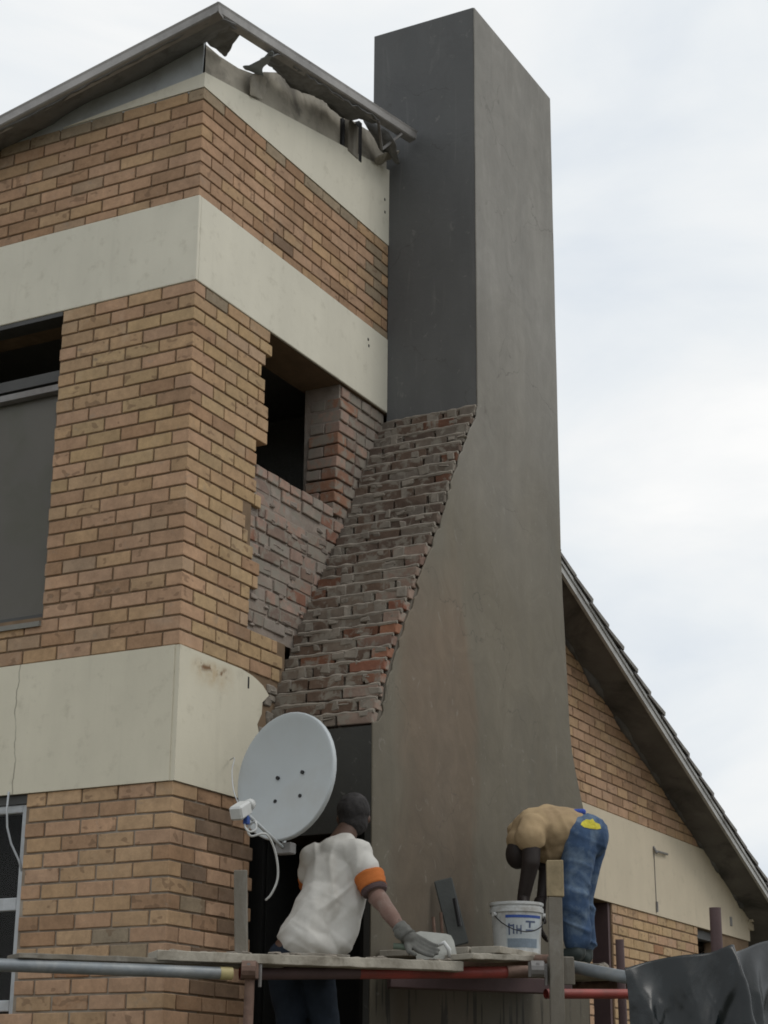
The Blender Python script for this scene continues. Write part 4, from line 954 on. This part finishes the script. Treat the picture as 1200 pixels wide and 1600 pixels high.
# ------------------------------------------------------------------ bucket
bk = empty('bucket', (1.87, -1.17, 2.472), 'dirty white plastic bucket with blue stripe and label, full of mortar', 'bucket')
Hb = .315
mb = MB().lathe([(.0, .0), (.128, .0), (.131, .004), (.148, .255), (.158, .258), (.158, .285), (.151, .287), (.151, .297), (.158, .299), (.158, Hb), (.150, Hb), (.140, .20), (.135, .02)], 48)
M_PAIL = simple('dirty_pail', (.46, .475, .47), .5, .1, 8, 60, .4, dirt=(.22, .20, .17), dirtamt=.75, dscale=7)
mb.obj('pail', M_PAIL, bk, smooth=False); bevel(bpy.data.objects['pail'], .001, 1)
MB().lathe([(.0, .29), (.08, .285), (.149, .27)], 24).obj('mortar', M_MORG, bk)
dcam = (CP-Vector((1.87, -1.17, 2.5))); a0 = math.atan2(dcam.y, dcam.x)
def lab(name, t0, t1, z0, z1, off, mat):
    mb = MB(); n = 14; vs = []
    for i in range(n+1):
        t = a0+t0+(t1-t0)*i/n
        for z in (z0, z1):
            r_ = .131+(.148-.131)*(z-.004)/.251+off; vs.append((r_*math.cos(t), r_*math.sin(t), z))
    mb.add(vs, [[2*i, 2*i+2, 2*i+3, 2*i+1] for i in range(n)]); return mb.obj(name, mat, bk)
M_LABEL = simple('pale_label', (.40, .44, .46), .6, .1, 20, 60, dirt=(.3, .3, .28), dirtamt=.4, dscale=12)
M_LAB2 = simple('label_greyblue', (.17, .21, .25), .6, .15, 30, 60)
M_LAB3 = simple('label_ink', (.07, .09, .15), .6, .15, 30, 60)
lab('label', -.45, 1.15, .05, .235, .0015, M_LABEL)
lab('label_stripe', -.45, 1.15, .222, .238, .003, M_BLUE); lab('label_panel', -.40, .95, .055, .105, .003, M_LAB2)
for (t0, t1, z0, z1) in ((-.34, -.28, .125, .19), (-.36, -.14, .172, .182), (-.16, -.10, .13, .185), (-.02, .03, .13, .18), (.03, .16, .150, .160), (.14, .19, .13, .18), (.36, .80, .195, .205), (.50, .58, .165, .195), (.36, .78, .148, .156)):
    lab('label_print', t0, t1, z0, z1, .003, M_LAB3)
hp = []
for i in range(13):
    t = i/12; th = a0-.95+t*2.5; r_ = .163+.01*math.sin(t*math.pi); hp.append((r_*math.cos(th), r_*math.sin(th), .245-.105*math.sin(t*math.pi)))
MB().tube(hp, .0035, 6).obj('handle', M_BLACK, bk, smooth=True)
for th in (a0-.95, a0+1.55): MB().tube([(.15*math.cos(th), .15*math.sin(th), .245), (.168*math.cos(th), .168*math.sin(th), .245)], .014, 10).obj('handle_lug', M_WHITE, bk)

# ------------------------------------------------------------------ tools
tr = empty('trowel', (.70, -1.20, 2.40), 'plastering trowel with a pale cement-crusted blade under the gloved hand', 'trowel')
BT = Matrix.Translation((0, 0, 0)) @ BM
mb = MB().prism([(-.115, -.02), (.105, -.035), (.085, .09), (.07, .125), (.045, .135), (-.09, .150), (-.12, .14)], -.002, .002)
mb.xf(BM @ Matrix.Translation((.035, 0, .0)) @ Rz(-28, 'X')).obj('blade', M_BLADE, tr)
MB().tube([(-.20, -.045, .045), (-.12, -.05, .040), (-.05, -.05, .040)], [.016, .018, .015], 12).xf(BM).obj('handle', M_GREENH, tr, smooth=True)
MB().tube([(.03, -.03, .05), (.065, -.045, .065), (.09, -.045, .03), (.092, -.04, -.01)], [.008, .012, .013, .01], 10).xf(BM).obj('tang', M_WHITE, tr, smooth=True)
fl = empty('plastering_float', (1.70, -.86, 2.472), 'dark grey plastering float leaning on the chimney behind the bucket', 'float')
M_FLOAT = simple('dark_float', (.06, .065, .062), .7, .2)
mb = MB().cbox(-.055, -.008, 0, .055, .008, .40, .006); mb.xf(BM @ Matrix.Translation((.02, 0, .075)) @ Rz(-14, 'Y') @ Rz(-8, 'X')).obj('blade', M_FLOAT, fl)
MB().tube([(.02, -.03, .18), (-.01, -.03, .34)], .013, 8).xf(BM).obj('handle', M_BLACK, fl)
for i, (x_, y_, h_) in enumerate(((1.64, -.80, .26), (1.50, -.82, .22))):
    o = MB().tube([(0, 0, 0), (.01, .005, h_*.5), (.0, .01, h_)], .009, 6).obj('iron_rod', M_RUST); o.location = (x_, y_, 2.472); tag(o, ['taller thin iron rod standing against the chimney left of the bucket', 'shorter thin iron rod nearer the trowel against the chimney'][i], 'rod')
ms = MB(); random.seed(5)
for i in range(26):
    x_ = random.uniform(1.3, 2.9); y_ = random.uniform(-1.4, -.75); r_ = random.uniform(.012, .04); ms.cbox(x_-r_*1.4, y_-r_, 2.470, x_+r_*1.4, y_+r_, 2.474+r_*.6, r_*.25, r_*.2)
A_, B_ = Vector((-.52, -.30, 2.364)), Vector((.68, -1.36, 2.366)); sd3 = Vector((.66, .75, 0)).normalized()
for i in range(46):
    p_ = A_.lerp(B_, random.random())+sd3*random.uniform(.0, .19); r_ = random.uniform(.008, .028); ms.cbox(p_.x-r_*1.4, p_.y-r_, p_.z-.004, p_.x+r_*1.4, p_.y+r_, p_.z+r_*.55, r_*.25, r_*.2)
ms.obj('mortar_droppings', M_MORG, kind='stuff')

# ------------------------------------------------------------------ satellite dish
dn = Vector((-.965, .14, .10)).normalized()
ds = empty('satellite_dish', (.30, -.515, 3.34), 'large pale grey satellite dish with four bolts beside the plaster band', 'satellite dish')
qd = dn.to_track_quat('Z', 'Y').to_matrix().to_4x4()
# local frame: x = horizontal across the dish, y = up the dish
hx = Zv.cross(dn).normalized(); hy = dn.cross(hx)
DM = Matrix(((hx.x, hy.x, dn.x, 0), (hx.y, hy.y, dn.y, 0), (hx.z, hy.z, dn.z, 0), (0, 0, 0, 1)))
RX, RY = .325, .345
pr_ = [(0, -.055)]; n_ = 40; mb = MB()
prof = []
for i in range(0, 15): t = i/14; prof.append((max(t, .001), -.055*(1-t*t)))
prof += [(1.012, .0), (1.028, -.006), (1.030, -.026), (1.012, -.030)]
for i in range(14, -1, -1): t = i/14; prof.append((max(t, .001), -.055*(1-t*t)-.004))
for (r_, z_) in prof:
    for k in range(n_):
        t = 2*math.pi*k/n_; mb.v.append((RX*r_*math.cos(t), RY*r_*math.sin(t), z_))
for i in range(len(prof)-1):
    for k in range(n_): mb.f.append([i*n_+k, i*n_+(k+1) % n_, (i+1)*n_+(k+1) % n_, (i+1)*n_+k])
mb.xf(DM).obj('reflector', M_DISH, ds, smooth=True)
for (x_, y_) in ((-.085, .005), (.085, .02), (-.085, -.125), (.085, -.11)):
    MB().tube([(x_, y_, -.055), (x_, y_, -.040)], .011, 8).xf(DM).obj('bolt', M_BLACK, ds)
lnb = Vector((-.163, -.548, 3.085))-Vector(ds.location)
foot = DM @ Vector((.0, -.345, -.01)); elb = foot+Vector((.03, .0, -.04))
MB().tube([tuple(foot+Vector((.06, 0, .02))), tuple(elb), tuple(lnb+U*.035-Zv*.03)], .010, 8).obj('arm', M_DISH, ds, smooth=True)
axl = ((DM @ Vector((0, -.02, -.03)))-lnb).normalized()

lm = axl.to_track_quat('Z', 'Y').to_matrix().to_4x4()
MB().cbox(-.036, -.036, -.075, .036, .036, .045, .010).xf(Matrix.Translation(lnb) @ lm).obj('feed_head', M_WHITE, ds, smooth=False)
MB().tube([tuple(lnb+axl*.044), tuple(lnb+axl*.07)], .016, 12).obj('feed_neck', M_BLACK, ds, smooth=True)
MB().tube([tuple(lnb+axl*.068), tuple(lnb+axl*.082), tuple(lnb+axl*.105)], [.026, .031, .028], 16).obj('feed_cap', M_WHITE, ds, smooth=True)
MB().cbox(-.014, -.014, -.03, .014, .014, .014, .003).xf(Matrix.Translation(lnb+U*.025-Zv*.045)).obj('connector', M_BLUE, ds)
MB().tube([tuple(DM @ Vector((0, .0, -.085))), (.25, .15, -.03), (.44, .52, .0)], .02, 10).obj('mount', M_STEEL, ds, smooth=True)
MB().cbox(.0, -.05, -.42, .06, .05, -.36, .006).obj('mount_bracket', M_STEEL, ds)
def px(a, b_, c_): return Vector((-.163, -.548, 3.085))+U*a+Wd*b_+Zv*c_
loop = [px(.02, .0, -.05), px(.02, -.01, -.09), px(.045, -.02, -.115), px(.075, -.01, -.10), px(.07, .0, -.06), px(.045, .02, -.07), px(.03, .03, -.10), px(.05, .03, -.13), px(.10, .04, -.115), px(.13, .06, -.12), px(.16, .10, -.17), px(.18, .14, -.25), px(.18, .18, -.33), px(.15, .20, -.40), px(.12, .22, -.43)]
def smoothp(P_, k=4):
    out = []
    for i in range(len(P_)-1):
        a, b_, c_, d__ = P_[max(i-1, 0)], P_[i], P_[i+1], P_[min(i+2, len(P_)-1)]
        for j in range(k):
            t = j/k; out.append(.5*((2*b_)+(c_-a)*t+(2*a-5*b_+4*c_-d__)*t*t+(3*b_-a-3*c_+d__)*t**3))
    return out+[P_[-1]]
o = MB().tube(smoothp(loop), .0055, 8).obj('coaxial_cable', M_WHITE, smooth=True); tag(o, 'white coaxial cable looping down from the satellite dish', 'cable')
wr_ = [Vector((.52, -.02, 3.50)), Vector((.35, -.16, 3.47)), Vector((.16, -.27, 3.36)), Vector((-.02, -.40, 3.22)), Vector((-.13, -.50, 3.13))]
o = MB().tube(smoothp(wr_), .003, 6).obj('stay_wire', M_WFRAME, smooth=True); tag(o, 'thin stay wire from the band to the dish feed head', 'wire')

# ------------------------------------------------------------------ tarpaulin
def tarp():
    top = [Vector(p) for p in ((.306, -2.42, 2.275), (.42, -2.51, 2.315), (.52, -2.63, 2.345), (.62, -2.74, 2.362), (.714, -2.825, 2.405), (.80, -2.80, 2.375), (.95, -2.80, 2.40), (1.188, -2.861, 2.46), (1.6, -3.0, 2.50), (2.1, -3.3, 2.52))]
    P_ = smoothp(top, 22); nu, nv = len(P_), 110; vs = []
    for i, p in enumerate(P_):
        u = i/(nu-1)
        d = (P_[min(i+1, nu-1)]-P_[max(i-1, 0)]); d.z = 0; d.normalize(); nrm = Vector((d.y, -d.x, 0))
        if nrm.dot(CP-p) < 0: nrm = -nrm
        for j in range(nv):
            v = j/(nv-1); h = v*1.35
            # folds fan out from the tied corners
            f = 0
            for (uc, amp, slant, wdt) in ((.03, .09, .28, .055), (.22, .05, .22, .06), (.43, .13, .02, .035), (.52, -.07, .05, .05), (.70, .07, -.15, .06), (.86, .05, -.10, .06)):
                c = uc+slant*v*.8; f += amp*math.exp(-abs((u-c)/(wdt+.04*v))**1.6)*(1-math.exp(-v*7))
            f += .02*noise.noise(Vector((u*7, v*3, 1)))*min(1, v*5)+.035*noise.noise(Vector((u*5+v*6, v*2, 4)))*min(1, v*4)+.014*max(0, 1-4*abs(noise.noise(Vector((u*7+v*3, v*3-u*2, 7)))))*min(1, v*6)+.003*max(0, 1-4*abs(noise.noise(Vector((u*15-v*5, v*7, 2)))))*min(1, v*6)+.012*noise.noise(Vector((u*22+v*9, v*5, 12)))*min(1, v*5)
            vs.append(tuple(p+nrm*(f+.06*v)-Vector((0, 0, h))+d*(.03*noise.noise(Vector((u*6, v*5, 9)))*v)))
    mb = MB().add(vs, [[i*nv+j, i*nv+j+1, (i+1)*nv+j+1, (i+1)*nv+j] for i in range(nu-1) for j in range(nv-1)])
    o = mb.obj('tarpaulin', M_TARP, smooth=True, fix=False); m = o.modifiers.new('t', 'SOLIDIFY'); m.thickness = .003
    return tag(o, 'crumpled black plastic tarpaulin draped over the right end of the scaffold', 'tarpaulin')
tarp()
